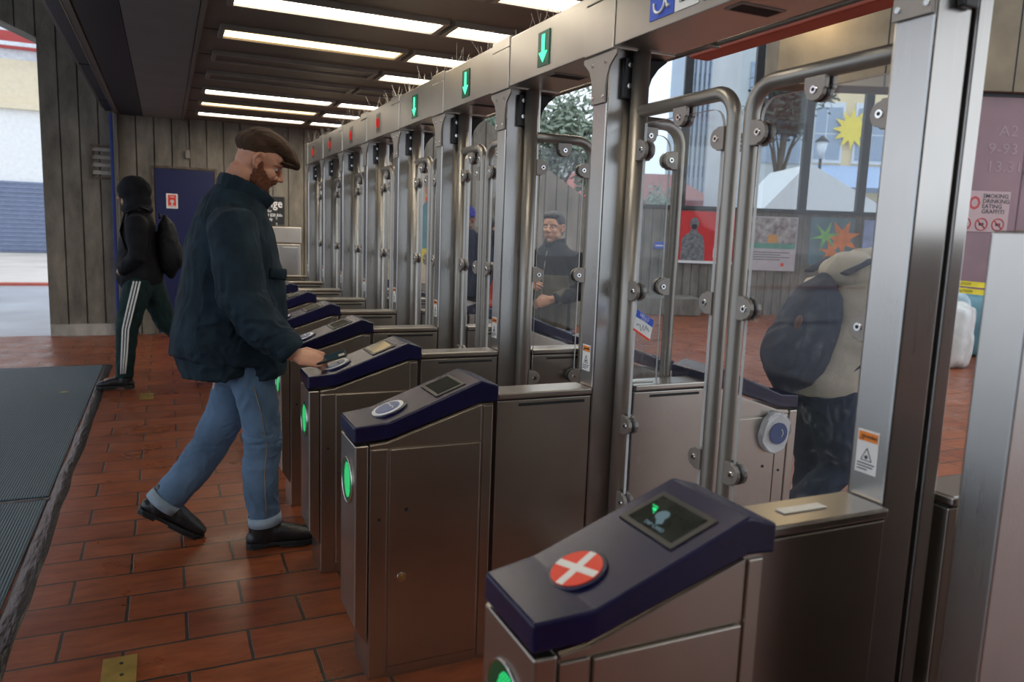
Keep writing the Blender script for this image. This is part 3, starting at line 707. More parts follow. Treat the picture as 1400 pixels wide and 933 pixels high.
k.ball((-.005, .014, .040), (.003, .009, .009), M['white']); k.tube([(-.005, .012, .028), (-.005, .008, -.006), (-.005, -.018, -.006), (-.005, -.030, -.036), (-.005, -.040, -.032)], .0045, M['white'], 6, (1, 0, 0)); k.tube([(-.005, .010, .014), (-.005, -.014, .014)], .0035, M['white'], 6, (1, 0, 0))
k.build('wheelchair_symbol', None, t)
t = thing('pictogram_sign', 'white square sign with black pictogram beside the wheelchair sign', 'sign', (1.30, 1.784, 2.092))
box('sign_plate', -.003, 0, -.053, .053, -.056, .075, M['white'], t)
k = MB(); k.box(-.0045, -.0031, -.034, .030, -.036, .058, M['ink'])
k.box(-.0055, -.0046, .022, .025, -.036, .05, M['white']); k.box(-.0055, -.0046, -.026, -.023, -.036, .05, M['white']); k.build('pictogram', None, t)

# wire bird spikes on top of the beam
for i in range(len(ends)-1):
    random.seed(20+i); k = MB(); y0, y1 = ends[i]+.10, ends[i+1]-.05
    nsp = 34 if i else 60
    for j in range(nsp):
        y = y0+(y1-y0)*j/nsp; x = random.uniform(.02, .21); z1_ = random.uniform(.05, .12)
        k.tube([(1.3+x, y, 2.2), (1.3+x+random.uniform(-.05, .05), y+random.uniform(-.05, .05), 2.2+z1_)], .0011, M['wire'], 4, cap=False)
    tag(k.build('bird_spikes'), 'wire bird spikes on the header beam %s' % ('above the wide gate' if i == 0 else 'above the ' + ['open gate nearest the wide one', 'aisle where the man stands', 'first aisle beyond the man', 'second aisle beyond the man', 'third aisle beyond the man', 'fourth aisle beyond the man', 'last aisle by the end wall'][i-1]), 'bird spikes', 'bird spikes on the beam')

# tall steel side barrier at the right edge
t = thing('side_barrier', 'tall plain brushed steel side barrier at the right edge, nearest the camera', 'barrier')
box('end_face', 1.20, 1.26, .731, .804, 0, 1.449, M['steel_post'], t, .004); box('side_panel', 1.264, 2.1, .738, .797, .05, 1.44, M['steel_post'], t, .003); box('top_trim', 1.262, 2.1, .733, .802, 1.441, 1.452, M['clamp'], t, .002)

# ------------------------------------------------------------------ the plaza beyond the gates
M['mullion'] = mat('dark_mullion', (.030, .033, .036), .5)
wl, wr = frame(14.65)
board_wall('wall_plaza', -1.0, 9.2, 1.96, M['concrete_far'], .3, loc=wl, rz=wr, pitch=.16)
def cadd(name, parent_loc, rz): pass
def flat(name, label, cat, loc, rz, group=None): return thing(name, label, cat, loc, rz, group)
t = thing('window_1', 'row of tall plaza windows between dark mullions on the low concrete wall', 'window', wl, wr); t['kind'] = 'structure'
for u in (2.0, 3.19, 4.50, 5.50, 6.60, 7.8): box('mullion', u-.075, u+.075, .02, .14, 1.965, 6.2, M['mullion'], t, .005)
box('window_sill', -.9, 9.1, -.03, .25, 1.962, 2.03, M['mullion'], t, .005)
for a, c in ((2.06, 3.13), (3.25, 4.44), (4.56, 5.44), (5.56, 6.54), (6.66, 7.74)): box('pane', a, c, .07, .08, 2.03, 6.2, M['window_glass'], t)
struct(tag(box('trim_concrete_ledge', 2.0, 3.5, -.75, -.01, 0, .33, M['concrete_far'], None, .02)))
bpy.data.objects['trim_concrete_ledge'].location = wl; bpy.data.objects['trim_concrete_ledge'].rotation_euler = (0, 0, wr)

def poster(name, label, u0, u1, z0, z1, n=14.65, dy=0):
    l, r = frame(n); uc = (u0+u1)/2; d = Vector((math.cos(r), math.sin(r), 0))
    t = thing(name, label, 'poster', Vector(l)+d*uc+Vector((0, 0, z0)), r); return t, (u1-u0)/2, z1-z0
def wall_local(t, dy):
    m = Matrix.Rotation(t.rotation_euler.z, 3, 'Z'); t.location += m @ Vector((0, dy, 0))
grey_fig = mat('printed_grey', (.16, .165, .17), .5, var=.5, scale=18)
t, h, H = poster('portrait_poster', 'red poster with grey printed figure on the plaza concrete wall', 3.19, 4.22, .95, 1.93); wall_local(t, -.03)
box('sheet', -h, h, -.012, 0, 0, H, mat('poster_red', (.62, .015, .015), .45), t); box('lower_band', -h, h, -.014, -.012, 0, .05, M['white'], t)
b = MB(); b.prism([(-.48, .05), (-.02, .05), (-.04, .38), (-.08, .52), (-.17, .58), (-.19, .64), (-.31, .64), (-.33, .58), (-.45, .50), (-.48, .40)], -.016, -.0145, 'y', grey_fig)
b.cyl((-.25, -.015, .75), .085, .003, 'y', grey_fig, 24, ry=.115); b.cyl((-.25, -.017, .69), .055, .002, 'y', M['ink'], 20, ry=.05); b.build('printed_figure', None, t)
for i, s_ in enumerate(('N', 'GET', 'OT')): text('lettering', s_, .17, M['white'], t, (.34, -.014, .82-.19*i), (PI/2, 0, 0), sx=.7, bold=.004)
b = MB(); b.box(.14, .45, -.0145, -.013, .12, .30, M['white']); b.box(.2, .3, -.016, -.0146, .15, .27, M['red']); b.build('text_box', None, t)
t, h, H = poster('notice_poster', 'white and green poster with a photo strip on the plaza concrete wall', 4.50, 5.42, .86, 1.88); wall_local(t, -.03)
box('sheet', -h, h, -.012, 0, 0, H, mat('poster_pale', (.52, .46, .47), .5, var=.08), t)
box('photo_strip', -h+.02, h-.02, -.014, -.0125, .52, H-.02, mat('printed_photo', (.16, .12, .11), .5, scale=9, col2=(.55, .50, .48)), t)
box('green_band', -h+.02, h-.02, -.0145, -.0125, .42, .52, mat('printed_green', (.10, .30, .22), .5), t)
b = MB()
for i in range(4): b.box(-h+.05, h-(.12+.17*(i % 2)), -.0145, -.013, .34-.045*i, .352-.045*i, M['ink'])
b.build('printed_lines', None, t); b = MB(); b.cyl((.22, -.013, .12), .035, .003, 'y', M['red']); b.build('red_dot', None, t)
b = MB(); b.box(-.09, .09, -.016, -.0145, .53, .68, mat('printed_orange', (.65, .30, .06), .5)); b.build('printed_basket', None, t)
t, h, H = poster('leaf_poster', 'colourful orange and green leaf poster on the plaza concrete wall', 5.66, 6.50, 1.0, 1.90); wall_local(t, -.03)
box('sheet', -h, h, -.012, 0, 0, H, mat('printed_teal', (.12, .20, .22), .5, var=.3, scale=5), t)
def star(c, r, n, m, y, a0=0, k_=.42):
    b = MB(); pts = []
    for i in range(2*n):
        q = PI*i/n+a0; rr = r if i % 2 == 0 else r*k_; pts.append((c[0]+rr*math.cos(q), c[1]+rr*math.sin(q)))
    b.prism(pts, y, y-.002, 'y', m); return b
M['print_or'] = mat('printed_flame', (.75, .20, .02), .5, var=.3, scale=7); M['print_gr'] = mat('printed_leaf', (.20, .50, .12), .5, var=.3, scale=7)
star((.20, .52), .36, 7, M['print_or'], -.013, .3).build('printed_leaf', None, t); star((-.12, .55), .30, 6, M['print_gr'], -.016, .2, .25).build('printed_leaf', None, t); star((.0, .25), .25, 6, M['print_or'], -.019, .8, .3).build('printed_leaf', None, t)
t, h, H = poster('blue_poster', 'pale blue and red poster, rightmost on the plaza concrete wall', 6.68, 7.02, 1.0, 1.88); wall_local(t, -.03)
box('sheet', -h, h, -.012, 0, 0, H, mat('printed_blue', (.30, .38, .60), .5, var=.3, scale=5), t); box('red_edge', h-.06, h, -.015, -.0125, 0, H, M['red'], t)
t, h, H = poster('wall_plate', 'small blue plate on the plaza concrete wall left of the red poster', 2.72, 2.94, 1.20, 1.33); wall_local(t, -.02); t['category'] = 'plate'
box('plate', -h, h, -.01, 0, 0, H, M['blue'], t, .004); box('plate_stripe', -h+.02, h-.02, -.0125, -.0105, .05, .07, M['white'], t)

hl, hr = frame(11.0)
b = MB(); b.box(3.60, 10.5, 0, .55, 3.60, 7.5, M['concrete_head'], .01); b.box(5.1, 5.12, -.004, .3, 3.6, 7.5, M['dark']); b.box(6.9, 6.92, -.004, .3, 3.6, 7.5, M['dark'])
struct(b.build('wall_header', M['concrete_head'], loc=hl, rot=(0, 0, hr)))
vl, vr = frame(11.12)
M['pink'] = mat('pinkish_panel', (.24, .13, .14), .12, var=.25, scale=.8)
M['mesh_dark'] = mat('panel_joint', (.12, .07, .08), .4)
b = MB(); b.box(5.9, 10.4, 0, .06, .03, 3.55, M['pink'], .004); b.box(7.26, 7.28, -.006, 0, .03, 3.55, M['mesh_dark']); b.box(5.9, 10.4, -.01, .05, 3.55, 3.598, M['mullion'])
struct(b.build('wall_glazed', M['pink'], loc=vl, rot=(0, 0, vr)))
M['faded'] = mat('faded_lettering', (.33, .22, .23), .5)
t = thing('panel_lettering', 'faded numbers on the pinkish panel at the right', 'lettering', Vector(vl)+Vector((math.cos(vr), math.sin(vr), 0))*6.95, vr)
for s_, z_, x_ in (('A2', 3.08, .05), ('9-93', 2.83, 0), ('13.31', 2.58, .05)): text('lettering', s_, .22, M['faded'], t, (x_, -.004, z_), (PI/2, 0, 0), sx=1.1)
t = thing('rules_sign', 'white NO SMOKING sign with red circles on the pinkish panel', 'sign', Vector(vl)+Vector((math.cos(vr), math.sin(vr), 0))*6.76, vr)
M['paper_pink'] = mat('sign_paper', (.45, .32, .31), .5, var=.05); M['dred'] = mat('sign_dark_red', (.45, .05, .05), .5)
box('sign_plate', -.38, .38, -.012, -.002, 1.66, 2.24, M['paper_pink'], t, .003)
text('lettering', 'NO', .26, M['dred'], t, (-.21, -.0135, 2.06), (PI/2, 0, 0), sx=.8, bold=.006)
for i, s_ in enumerate(('SMOKING', 'DRINKING', 'EATING', 'GRAFFITI')): text('lettering', s_, .082, M['ink'], t, (-.02, -.0135, 2.17-.073*i), (PI/2, 0, 0), 'LEFT', sx=1.0, bold=.001)
for i in range(3):
    k = MB(); c = (-.24+.24*i, 1.77); k.tube([(c[0]+.085*math.cos(q), -.014, c[1]+.085*math.sin(q)) for q in [2*PI*j/24 for j in range(24)]], .008, M['dred'], 6, (0, 1, 0), closed=True)
    k.tube([(c[0]-.06, -.014, c[1]+.06), (c[0]+.06, -.014, c[1]-.06)], .008, M['dred'], 6); k.box(c[0]-.035, c[0]+.035, -.0135, -.0125, c[1]-.02, c[1]+.02, M['ink']); k.build('prohibition_symbol', None, t)
t = thing('letter_sign', 'small dark sign with white letter on the pinkish panel at the right edge', 'sign', Vector(vl)+Vector((math.cos(vr), math.sin(vr), 0))*7.52, vr)
box('sign_plate', -.17, .25, -.06, -.02, 2.36, 2.58, M['black'], t, .006); box('bracket', -.21, -.16, -.05, -.0, 2.5, 2.56, M['clamp'], t)
text('lettering', 'G', .2, emit('backlit_letter', (1, 1, 1), 1.3), t, (-.05, -.0615, 2.47), (PI/2, 0, 0), bold=.006)

# covered bundle behind caution tape
def blob(name, c, rad, m, seed, amp=.12, sub=4, rz=0, flat_base=True):
    bm = bmesh.new(); bmesh.ops.create_icosphere(bm, subdivisions=sub, radius=1)
    for v in bm.verts:
        p = v.co.copy(); mx = max(abs(p.x), abs(p.y), abs(p.z)); p = p.lerp(p/mx, .45)
        p *= 1+amp*noise.fractal(p*1.8+Vector((seed, 0, 0)), 1, 2, 4)
        v.co = Vector((p.x*rad[0], p.y*rad[1], p.z*rad[2]))
        if flat_base: v.co.z = max(v.co.z, -rad[2]*.9)
    for f in bm.faces: f.smooth = True
    me = bpy.data.meshes.new(name); bm.to_mesh(me); bm.free(); me.materials.append(m)
    o = bpy.data.objects.new(name, me); COL.objects.link(o); o.location = c; o.rotation_euler = (0, 0, rz); return o
fl, fr_ = frame(9.6); fd = Vector((math.cos(fr_), math.sin(fr_), 0))
M['plastic_blue'] = mat('pale_blue_plastic', (.36, .50, .58), .3, var=.2, scale=5); M['plastic_white'] = mat('pale_plastic', (.55, .55, .52), .3, var=.2, scale=5); M['plastic_teal'] = mat('teal_plastic', (.10, .23, .27), .35, var=.2, scale=4)
tag(blob('plastic_bundle', Vector(fl)+fd*5.35+Vector((0, 0, .46)), (.42, .3, .50), M['plastic_blue'], 3, rz=fr_), 'pale blue plastic wrapped bundle on the plaza floor behind the caution tape', 'bundle')
tag(blob('plastic_bundle', Vector(fl)+fd*5.05+Vector((0, -.62, .38)), (.22, .22, .42), M['plastic_white'], 5, rz=.3), 'whitish plastic bag leaning on the pale blue bundle', 'bag')
tag(blob('plastic_bundle', Vector(fl)+fd*6.45+Vector((0, .62, .42)), (.50, .3, .46), M['plastic_teal'], 9, rz=fr_), 'dark teal covered bundle behind the pale blue one', 'bundle')
M['tape'] = mat('caution_yellow', (.75, .62, .03), .4, var=.1)
t = thing('caution_tape', 'two strands of yellow caution tape across the plaza at the right', 'tape', fl, fr_)
for k_, (za, zb, y) in enumerate(((1.06, .98, -.5), (.99, .86, -.54))):
    k = MB(); n = 20; V_ = []
    for i in range(n+1):
        f = i/n; x = 4.6+3*f; z = za+(zb-za)*f-.05*math.sin(PI*f); V_.append((k.bm.verts.new((x, y+.01*math.sin(9*f), z-.032)), k.bm.verts.new((x, y, z+.032))))
    for i in range(n): k.bm.faces.new((V_[i][0], V_[i+1][0], V_[i+1][1], V_[i][1]))
    q = k.build('tape_strand', M['tape'], t); md = q.modifiers.new('s', 'SOLIDIFY'); md.thickness = .002
    for i in range(5): text('lettering', 'CAUTION', .045, M['ink'], q, (4.85+.55*i, y-.012, za+(zb-za)*(.1+.18*i)-.05*math.sin(PI*(.1+.18*i))), (PI/2, 0, 0))
for u in (4.6, 7.6):
    p = Vector(fl)+fd*u; q = thing('tape_stanchion', 'thin dark stanchion holding the %s end of the caution tape' % ('left' if u < 5 else 'right'), 'stanchion', p+Vector((math.sin(-fr_)*-.52, -.52*math.cos(fr_), 0)))
    k = MB(); k.cyl((0, 0, .02), .15, .04, 'z', M['black'], 24, .005); k.build('base', None, q); k = MB(); k.cyl((0, 0, .52), .022, .96, 'z', M['black']); k.build('post', None, q)

tag(box('red_fascia_beam', 3.28, 3.44, -3, 4.44, 2.63, 2.78, M['redbeam'], None, .008), 'orange red fascia beam at the outer ceiling edge above the wide gate', 'beam')
tag(box('fascia_rail', 3.10, 3.16, -3, 10.0, 2.62, 2.72, M['soffit_grey'], None, .008), 'grey metal rail along the outer ceiling edge over the plaza', 'rail')

# posters on the end wall, behind the far gates
def end_poster(label, x0, x1, z0, z1, bgm, seed):
    t = thing('figure_poster', label, 'poster', ((x0+x1)/2, 10.395, z0), 0, 'posters on the end wall'); h = (x1-x0)/2; H = z1-z0
    box('sheet', -h, h, -.012, 0, 0, H, bgm, t)
    b = MB(); b.prism([(-.18, H*.30), (.18, H*.30), (.15, H*.62), (.05, H*.70), (-.05, H*.70), (-.15, H*.62)], -.015, -.0125, 'y', M['plastic_teal']); b.cyl((0, -.0135, H*.80), .075, .003, 'y', mat('printed_skin', (.42, .22, .15), .5), 20, ry=.10)
    b.prism([(-.08, H*.83), (.08, H*.83), (.07, H*.90), (0, H*.93), (-.07, H*.90)], -.017, -.0152, 'y', M['ink']); b.box(-.06, .06, -.0165, -.0152, H*.70, H*.735, M['red']); b.build('printed_figure', None, t)
    box('printed_flowers', -.2, .2, -.0165, -.0155, H*.18, H*.30, mat('printed_yellow', (.6, .5, .05), .5, var=.5, scale=20), t)
beige = mat('poster_beige', (.50, .42, .31), .5, var=.05)
end_poster('beige poster of a dark haired figure on the end wall, right one', 2.95, 3.85, .65, 2.30, beige, 1)
end_poster('beige poster of a dark haired figure on the end wall, middle one', 2.2, 2.85, .65, 2.30, beige, 2)
end_poster('beige poster of a figure on the end wall, left one behind the farthest gates', 1.93, 2.12, .65, 2.30, beige, 3)

# ------------------------------------------------------------------ buildings, trees, tents beyond
def facade(name, label, cat, n, u0, rz_extra=0):
    l, r = frame(n); return thing(name, label, cat, Vector(l)+Vector((math.cos(r), math.sin(r), 0))*u0, r+rz_extra)
t = facade('tower_block', 'tall pale blue ribbed tower beyond the plaza windows', 'building', 60, 13.2)
M['tower'] = mat('tower_ribs', (.36, .44, .55), .5, var=.1, scale=.5); M['tower2'] = mat('tower_pale', (.52, .55, .56), .6, var=.1, scale=.5)
k = MB(); k.box(0, 3.2, .3, 8, 0, 30, M['tower'])
for i in range(9): k.box(.02+.36*i, .20+.36*i, .0, .3, 0, 30, M['tower'])
k.build('ribbed_wall', None, t); k = MB(); k.box(3.21, 6.4, 0, 8, 0, 22, M['tower2'])
for i in range(7): k.box(3.25+.45*i, 3.43+.45*i, -.25, 0, 0, 22, M['tower2'])
k.build('side_wing', None, t)
for i in range(12): box('window_band', .0, 3.2, .24, .305, 1.5+2.3*i, 2.4+2.3*i, mat('tower_glass', (.16, .22, .30), .2) if i == 0 else bpy.data.materials['tower_glass'], t)
t = facade('yellow_building', 'pale yellow building with sunburst ornament and blue awning beyond the plaza', 'building', 45, 15.2)
M['cream'] = mat('cream_render', (.82, .64, .38), .8, var=.06, scale=.4); M['winw'] = mat('window_white', (.72, .76, .82), .4); M['winb'] = mat('window_grey_blue', (.30, .38, .50), .25)
box('wall', 0, 16, 0, 8, 0, 14, M['cream'], t)
for x in (1.6, 4.2, 6.8, 9.4, 12):
    f_ = box('window_frame', x, x+2.0, -.12, 0, 6.0, 9.4, M['winw'], t); k = MB()
    for a in range(2):
        for c in range(2): k.box(x+.15+.9*a, x+.95+.9*a, -.16, -.12, 6.2+1.5*c, 7.6+1.5*c, M['winb'])
    k.build('pane', None, f_)
k = MB(); k.prism([(-1.2, 4.6), (0, 5.9), (0, 4.4)], .5, 15.5, 'x', mat('awning_pale_blue', (.45, .58, .82), .6)); k.build('awning', None, t)
M['sun'] = mat('sunburst_yellow', (.95, .70, .06), .5)
star((4.0, 7.9), 1.15, 12, M['sun'], -.3, 0, .55).build('sunburst', None, t)
for x in (1, 4, 7, 10): box('shop_window', x, x+2.4, -.08, 0, .4, 3.9, M['winb'], t)
t = facade('red_building', 'low red roofed building beyond the stair wall', 'building', 40, 1.4)
M['redw'] = mat('red_wall', (.50, .085, .08), .7, var=.15, scale=.6)
box('wall', 0, 8.5, 0, 6, 0, 3.4, M['redw'], t); k = MB(); k.prism([(-.5, 3.35), (9, 3.35), (6.6, 4.6), (1.8, 4.6)], -.4, 6.4, 'y', mat('roof_salmon', (.62, .25, .22), .7)); k.build('roof', None, t)
for x in (.8, 3.2, 5.6): box('window_frame', x, x+1.4, -.08, 0, 1.1, 2.7, M['winw'], t)
t = facade('white_building', 'pale building standing behind the trees beyond the stair wall', 'building', 52, -10)
box('wall', 0, 15.5, 0, 8, 0, 6.2, M['tower2'], t); box('parapet', -.2, 15.7, -.2, 8.2, 6.2, 6.6, M['winw'], t)
for i in range(6): box('window_frame', .8+2.4*i, 2.2+2.4*i, -.1, 0, 3.2, 5.0, M['winb'], t)
def tree(label, n, u, z, rad, trunk, leafm, seed, nleaf=5200, ls=.16, group='trees beyond the plaza'):
    random.seed(seed); l, r = frame(n); t = thing('tree', label, 'tree', Vector(l)+Vector((math.cos(r), math.sin(r), 0))*u, r, group)
    bark = M.setdefault('bark', mat('bark', (.09, .07, .055), .9))
    k = MB(); k.tube([(0, 0, 0), (.05, 0, z*.4), (0, .05, z)], [.16, .12, .06], bark, 8)
    for i in range(9):
        a = random.uniform(0, 6.28); e = (rad[0]*.7*math.cos(a), rad[1]*.7*math.sin(a), z+rad[2]*random.uniform(-.3, .6)); k.tube([(0, .03, z*.55+.15*i*.2), (e[0]*.4, e[1]*.4, z*.8), e], [.06, .04, .015], bark, 6)
    k.build('trunk', None, t)
    bm = bmesh.new(); cl = [(Vector((random.gauss(0, .42)*rad[0], random.gauss(0, .42)*rad[1], z+random.gauss(.1, .40)*rad[2])), random.uniform(.25, .5)*min(rad)) for i in range(34)]
    for i in range(nleaf):
        c, cr = random.choice(cl); p = c+Vector((random.gauss(0, .5), random.gauss(0, .5), random.gauss(0, .5)))*cr
        a = Vector((random.gauss(0, 1), random.gauss(0, 1), random.gauss(0, .6))).normalized(); d = a.orthogonal().normalized(); s_ = ls*random.uniform(.6, 1.2)
        vs = [bm.verts.new(p+a*s_), bm.verts.new(p+d*s_*.4), bm.verts.new(p-a*s_), bm.verts.new(p-d*s_*.4)]; bm.faces.new(vs)
    me = bpy.data.meshes.new('crown'); bm.to_mesh(me); bm.free(); me.materials.append(leafm); o = bpy.data.objects.new('crown', me); COL.objects.link(o); o.parent = t
M['leaf'] = mat('leaf_green', (.20, .25, .18), .6, var=.4, scale=2); M['leaf_dark'] = mat('leaf_dark', (.035, .06, .035), .6, var=.4, scale=2)
tree('grey green leafy tree rising above the sloping stair wall', 25, 1.3, 4.2, (2.0, 2.0, 1.7), 3, M['leaf'], 4, 5200, .15)
tree('grey green leafy tree left of the one above the stair wall', 28, -2.0, 4.4, (2.2, 2.0, 1.7), 3, M['leaf'], 6, 4000, .16)
tree('dark green tree behind the plaza windows above the white tents', 28, 9.55, 5.9, (1.2, 1.4, 2.0), 3, M['leaf_dark'], 9, 7000, .16)
tree('low green tree left of the pale tower', 34, 6.6, 2.4, (.9, 1, .8), 2, M['leaf'], 11, 1500, .14)
t = facade('canopy_tent', 'white pitched canopy tent behind the plaza windows', 'tent', 21, 6.6)
M['canvas'] = mat('white_canvas', (.80, .81, .82), .7, var=.04)
k = MB(); k.prism([(0, 2.05), (1.3, 3.5), (1.45, 3.5), (4.4, 1.95), (4.4, 1.8), (0, 1.9)], 0, 3, 'y', M['canvas']); k.build('canopy', None, t)
for x in (.1, 4.2):
    for y in (.1, 2.9): box('leg', x, x+.08, y, y+.08, 0, 1.9, M['winw'], t)
t = facade('grey_facade', 'grey building behind the dark tree and tents', 'building', 34, 9.6)
box('wall', 0, 3.4, 0, 5, 0, 11, M['tower2'], t)
for i in range(3): box('window_frame', .4, 2.8, -.06, 0, 2.2+2.6*i, 3.8+2.6*i, M['winb'], t)
t = facade('street_lamp', 'dark lantern on a post in front of the yellow building', 'street lamp', 26, 10.2)
k = MB(); k.cyl((0, 0, 2.1), .05, 4.2, 'z', M['black']); k.build('pole', None, t); k = MB(); k.cyl((0, 0, 4.5), .10, .5, 'z', M['winw'], 6, r2=.2); k.build('lantern', None, t); k = MB(); k.cyl((0, 0, 4.85), .24, .2, 'z', M['black'], 6, r2=.04); k.build('cap', None, t)

# street side, seen through the opening at the left
t = thing('garage_building', 'pale street building with blue roller door seen through the left opening', 'building', (0, 33.6, 0))
M['rw'] = mat('white_render', (.86, .87, .87), .8, var=.05); M['cr2'] = mat('cream_band', (.80, .70, .52), .8, var=.05); M['roller'] = mat('roller_blue', (.20, .24, .36), .5)
box('wall', -30, 6, 0, 8, 0, 5.32, M['rw'], t); box('cream_storey', -30, 6, .05, 8, 5.36, 6.95, M['cr2'], t); box('cornice', -30, 6, -.2, .0, 5.2, 5.38, M['cr2'], t)
box('upper_storey', -30, 6, .3, 8, 6.95, 7.35, M['winw'], t); box('red_storey', -30, 6, .2, 8, 7.35, 12, M['redw'], t)
k = MB()
for i in range(32): k.box(-9, -1.0, -.06-.03*(i % 2), -.02, .02+.081*i, .095+.081*i, M['roller'])
k.build('roller_door', None, t)
t2 = thing('balcony_railing', 'white railing high on the street building at the left', 'railing', (0, 33.2, 7.35))
for z in (0, .5): box('rail', -30, 6, -.05, .05, z, z+.13, M['winw'], t2)
for i in range(18): box('post', -30+2*i, -29.85+2*i, -.04, .04, -.4, .6, M['winw'], t2)
t = thing('bare_branches', 'bare thin tree branches reaching into the left opening', 'branches', (-4.6, 14, 0))
bk = mat('twig', (.10, .075, .06), .9)
k = MB(); random.seed(5); k.tube([(-2.5, 0, 0), (-2.4, 0, 2), (-2.0, 0, 4.2)], [.10, .08, .05], bk, 8)
def twig(p, d, l, r, depth):
    q = p+d*l; mid = p+d*l*.5+Vector((0, 0, random.uniform(-.05, .05))); k.tube([p, mid, q], [r, r*.8, r*.6], bk, 5)
    if depth:
        for i in range(3): twig(p+d*l*random.uniform(.4, 1), (d+Vector((random.uniform(-.2, .5), random.uniform(-.4, .4), random.uniform(-.55, .45)))).normalized(), l*.72, r*.6, depth-1)
for i in range(4): twig(Vector((-2.2, 0, 3.2+.35*i)), Vector((1, random.uniform(-.2, .2), random.uniform(-.15, .35))).normalized(), 1.3, .022, 3)
k.build('branch', None, t)

# ------------------------------------------------------------------ people
def shrink(name, b, mtl, parent, voxel=.006, smooth=4, rough_fn=None, sub=False):
    """unite overlapping rounded volumes into one continuous surface"""
    me = bpy.data.meshes.new('tmp'); bmesh.ops.recalc_face_normals(b.bm, faces=b.bm.faces[:]); b.bm.to_mesh(me); b.bm.free()
    o = bpy.data.objects.new('tmp', me); COL.objects.link(o)
    r = o.modifiers.new('r', 'REMESH'); r.mode = 'VOXEL'; r.voxel_size = voxel
    s = o.modifiers.new('s', 'SMOOTH'); s.factor = .5; s.iterations = smooth
    dg = bpy.context.evaluated_depsgraph_get(); nm = bpy.data.meshes.new_from_object(o.evaluated_get(dg)); bpy.data.objects.remove(o)
    nm.name = name; nm.materials.clear(); nm.materials.append(mtl)
    if rough_fn:
        ns = [v.normal.copy() for v in nm.vertices]
        for v, n_ in zip(nm.vertices, ns): v.co += n_*rough_fn(v.co, n_)
    for p in nm.polygons: p.use_smooth = True
    q = bpy.data.objects.new(name, nm); COL.objects.link(q)
    if parent: q.parent = parent
    return q
def folds(k=.006, f=9, stretch=(1, 1, .35), seed=0):
    def fn(p, n):
        v = Vector((p.x*f*stretch[0]+seed, p.y*f*stretch[1], p.z*f*stretch[2]))
        r = noise.noise(v+Vector((noise.noise(v*.6), noise.noise(v*.5+Vector((5, 5, 5))), 0))*1.6)
        return k*((1-abs(r)*2.2)-.35)
    return fn
def fingers(b, palm_c, d, up, side, s=1.0, curl=(.5, .9, .8), spread=.06, thumb=True, thumb_to=None, splay=1):
    """five separate fingers: d along the hand, up = back of the hand, side = towards the thumb"""
    d, up, side = [Vector(q).normalized() for q in (d, up, side)]
    L = [(.030, .044, .026, .020), (.011, .049, .030, .021), (-.009, .045, .028, .020), (-.027, .036, .022, .018)]
    for i, (off, a, c, e) in enumerate(L):
        p = palm_c+d*.040*s+side*off*s; p0 = p-d*.022*s; pts = [p0, p]; ang = 0; dd = d+side*spread*(1.5-i)*.4*splay
        for l, cu in zip((a, c, e), curl):
            ang += cu*(1+.08*i); v = dd*math.cos(ang)-up*math.sin(ang); p = p+v*l*s; pts.append(p.copy())
        r = .0088-.0006*abs(i-1); b.tube(pts, [r*1.05*s, r*1.05*s, r*s, r*.92*s, r*.78*s], seg=10, ref=side, dome=True)
    if thumb:
        p = palm_c-d*.032*s+side*.026*s; q = p+(side*.55+d*.8-up*.15).normalized()*.040*s
        e = thumb_to if thumb_to is not None else q+(d*.95-side*.1-up*.3).normalized()*.034*s
        m_ = q+(e-q)*.5; b.tube([p-side*.01*s, p, q, m_, e], [.013*s, .0135*s, .0115*s, .0105*s, .0085*s], seg=10, ref=up, dome=True)
def palm(b, wrist, c, d, up, side, s=1.0):
    d, up, side = [Vector(q).normalized() for q in (d, up, side)]
    b.tube([wrist-d*.03*s, wrist, c-d*.02*s, c+d*.028*s, c+d*.048*s], [(.029*s, .021*s), (.029*s, .019*s), (.038*s, .016*s), (.041*s, .0145*s), (.037*s, .011*s)], seg=16, ref=side, dome=True)
def head(b, c, fw, s=1.0, roll_up=(0, 0, 1)):
    """adds a head looking along fw; returns a map from head space to the world"""
    fw = Vector(fw).normalized(); lf = Vector(roll_up).cross(fw).normalized(); up = fw.cross(lf)
    m = Matrix((fw, lf, up)).transposed(); m3 = m.copy(); c = Vector(c)
    W = lambda x, y, z: c+m3 @ Vector((x, y, z))*s
    def ball(p, r): b.ball(W(*p), tuple(k*s for k in r), rot=m3)
    ball((-.012, 0, .035), (.098, .077, .088)); ball((.022, 0, -.035), (.066, .060, .078)); ball((-.03, 0, -.01), (.07, .068, .08))
    ball((.052, 0, -.098), (.028, .027, .020)); ball((.05, 0, .045), (.040, .058, .045))
    for sy in (-1, 1):
        ball((.054, .034*sy, -.022), (.030, .024, .026)); ball((.010, .052*sy, -.060), (.045, .014, .028))
        b.tube([W(.083, .010*sy, .030), W(.080, .034*sy, .034), W(.062, .054*sy, .026)], [.009*s, .010*s, .008*s], seg=8, dome=True)
        b.tube([W(.000, .074*sy, .020), W(-.016, .089*sy, .028), W(-.024, .092*sy, .006), W(-.014, .084*sy, -.020), W(.000, .076*sy, -.030)], [.0075*s, .0085*s, .008*s, .0078*s, .0075*s], seg=8, dome=True)
        ball((-.006, .076*sy, -.002), (.010, .006, .022)); ball((.098, .011*sy, -.026), (.011, .008, .008))
    b.tube([W(.080, 0, .022), W(.096, 0, .002), W(.110, 0, -.020)], [.009*s, .010*s, .0125*s], seg=10, dome=True)
    ball((.078, 0, -.052), (.016, .026, .007)); ball((.076, 0, -.064), (.016, .023, .008))
    return W, m3
M['eye_white'] = mat('eye_white', (.42, .38, .35), .35); M['iris'] = mat('iris', (.03, .02, .015), .15)
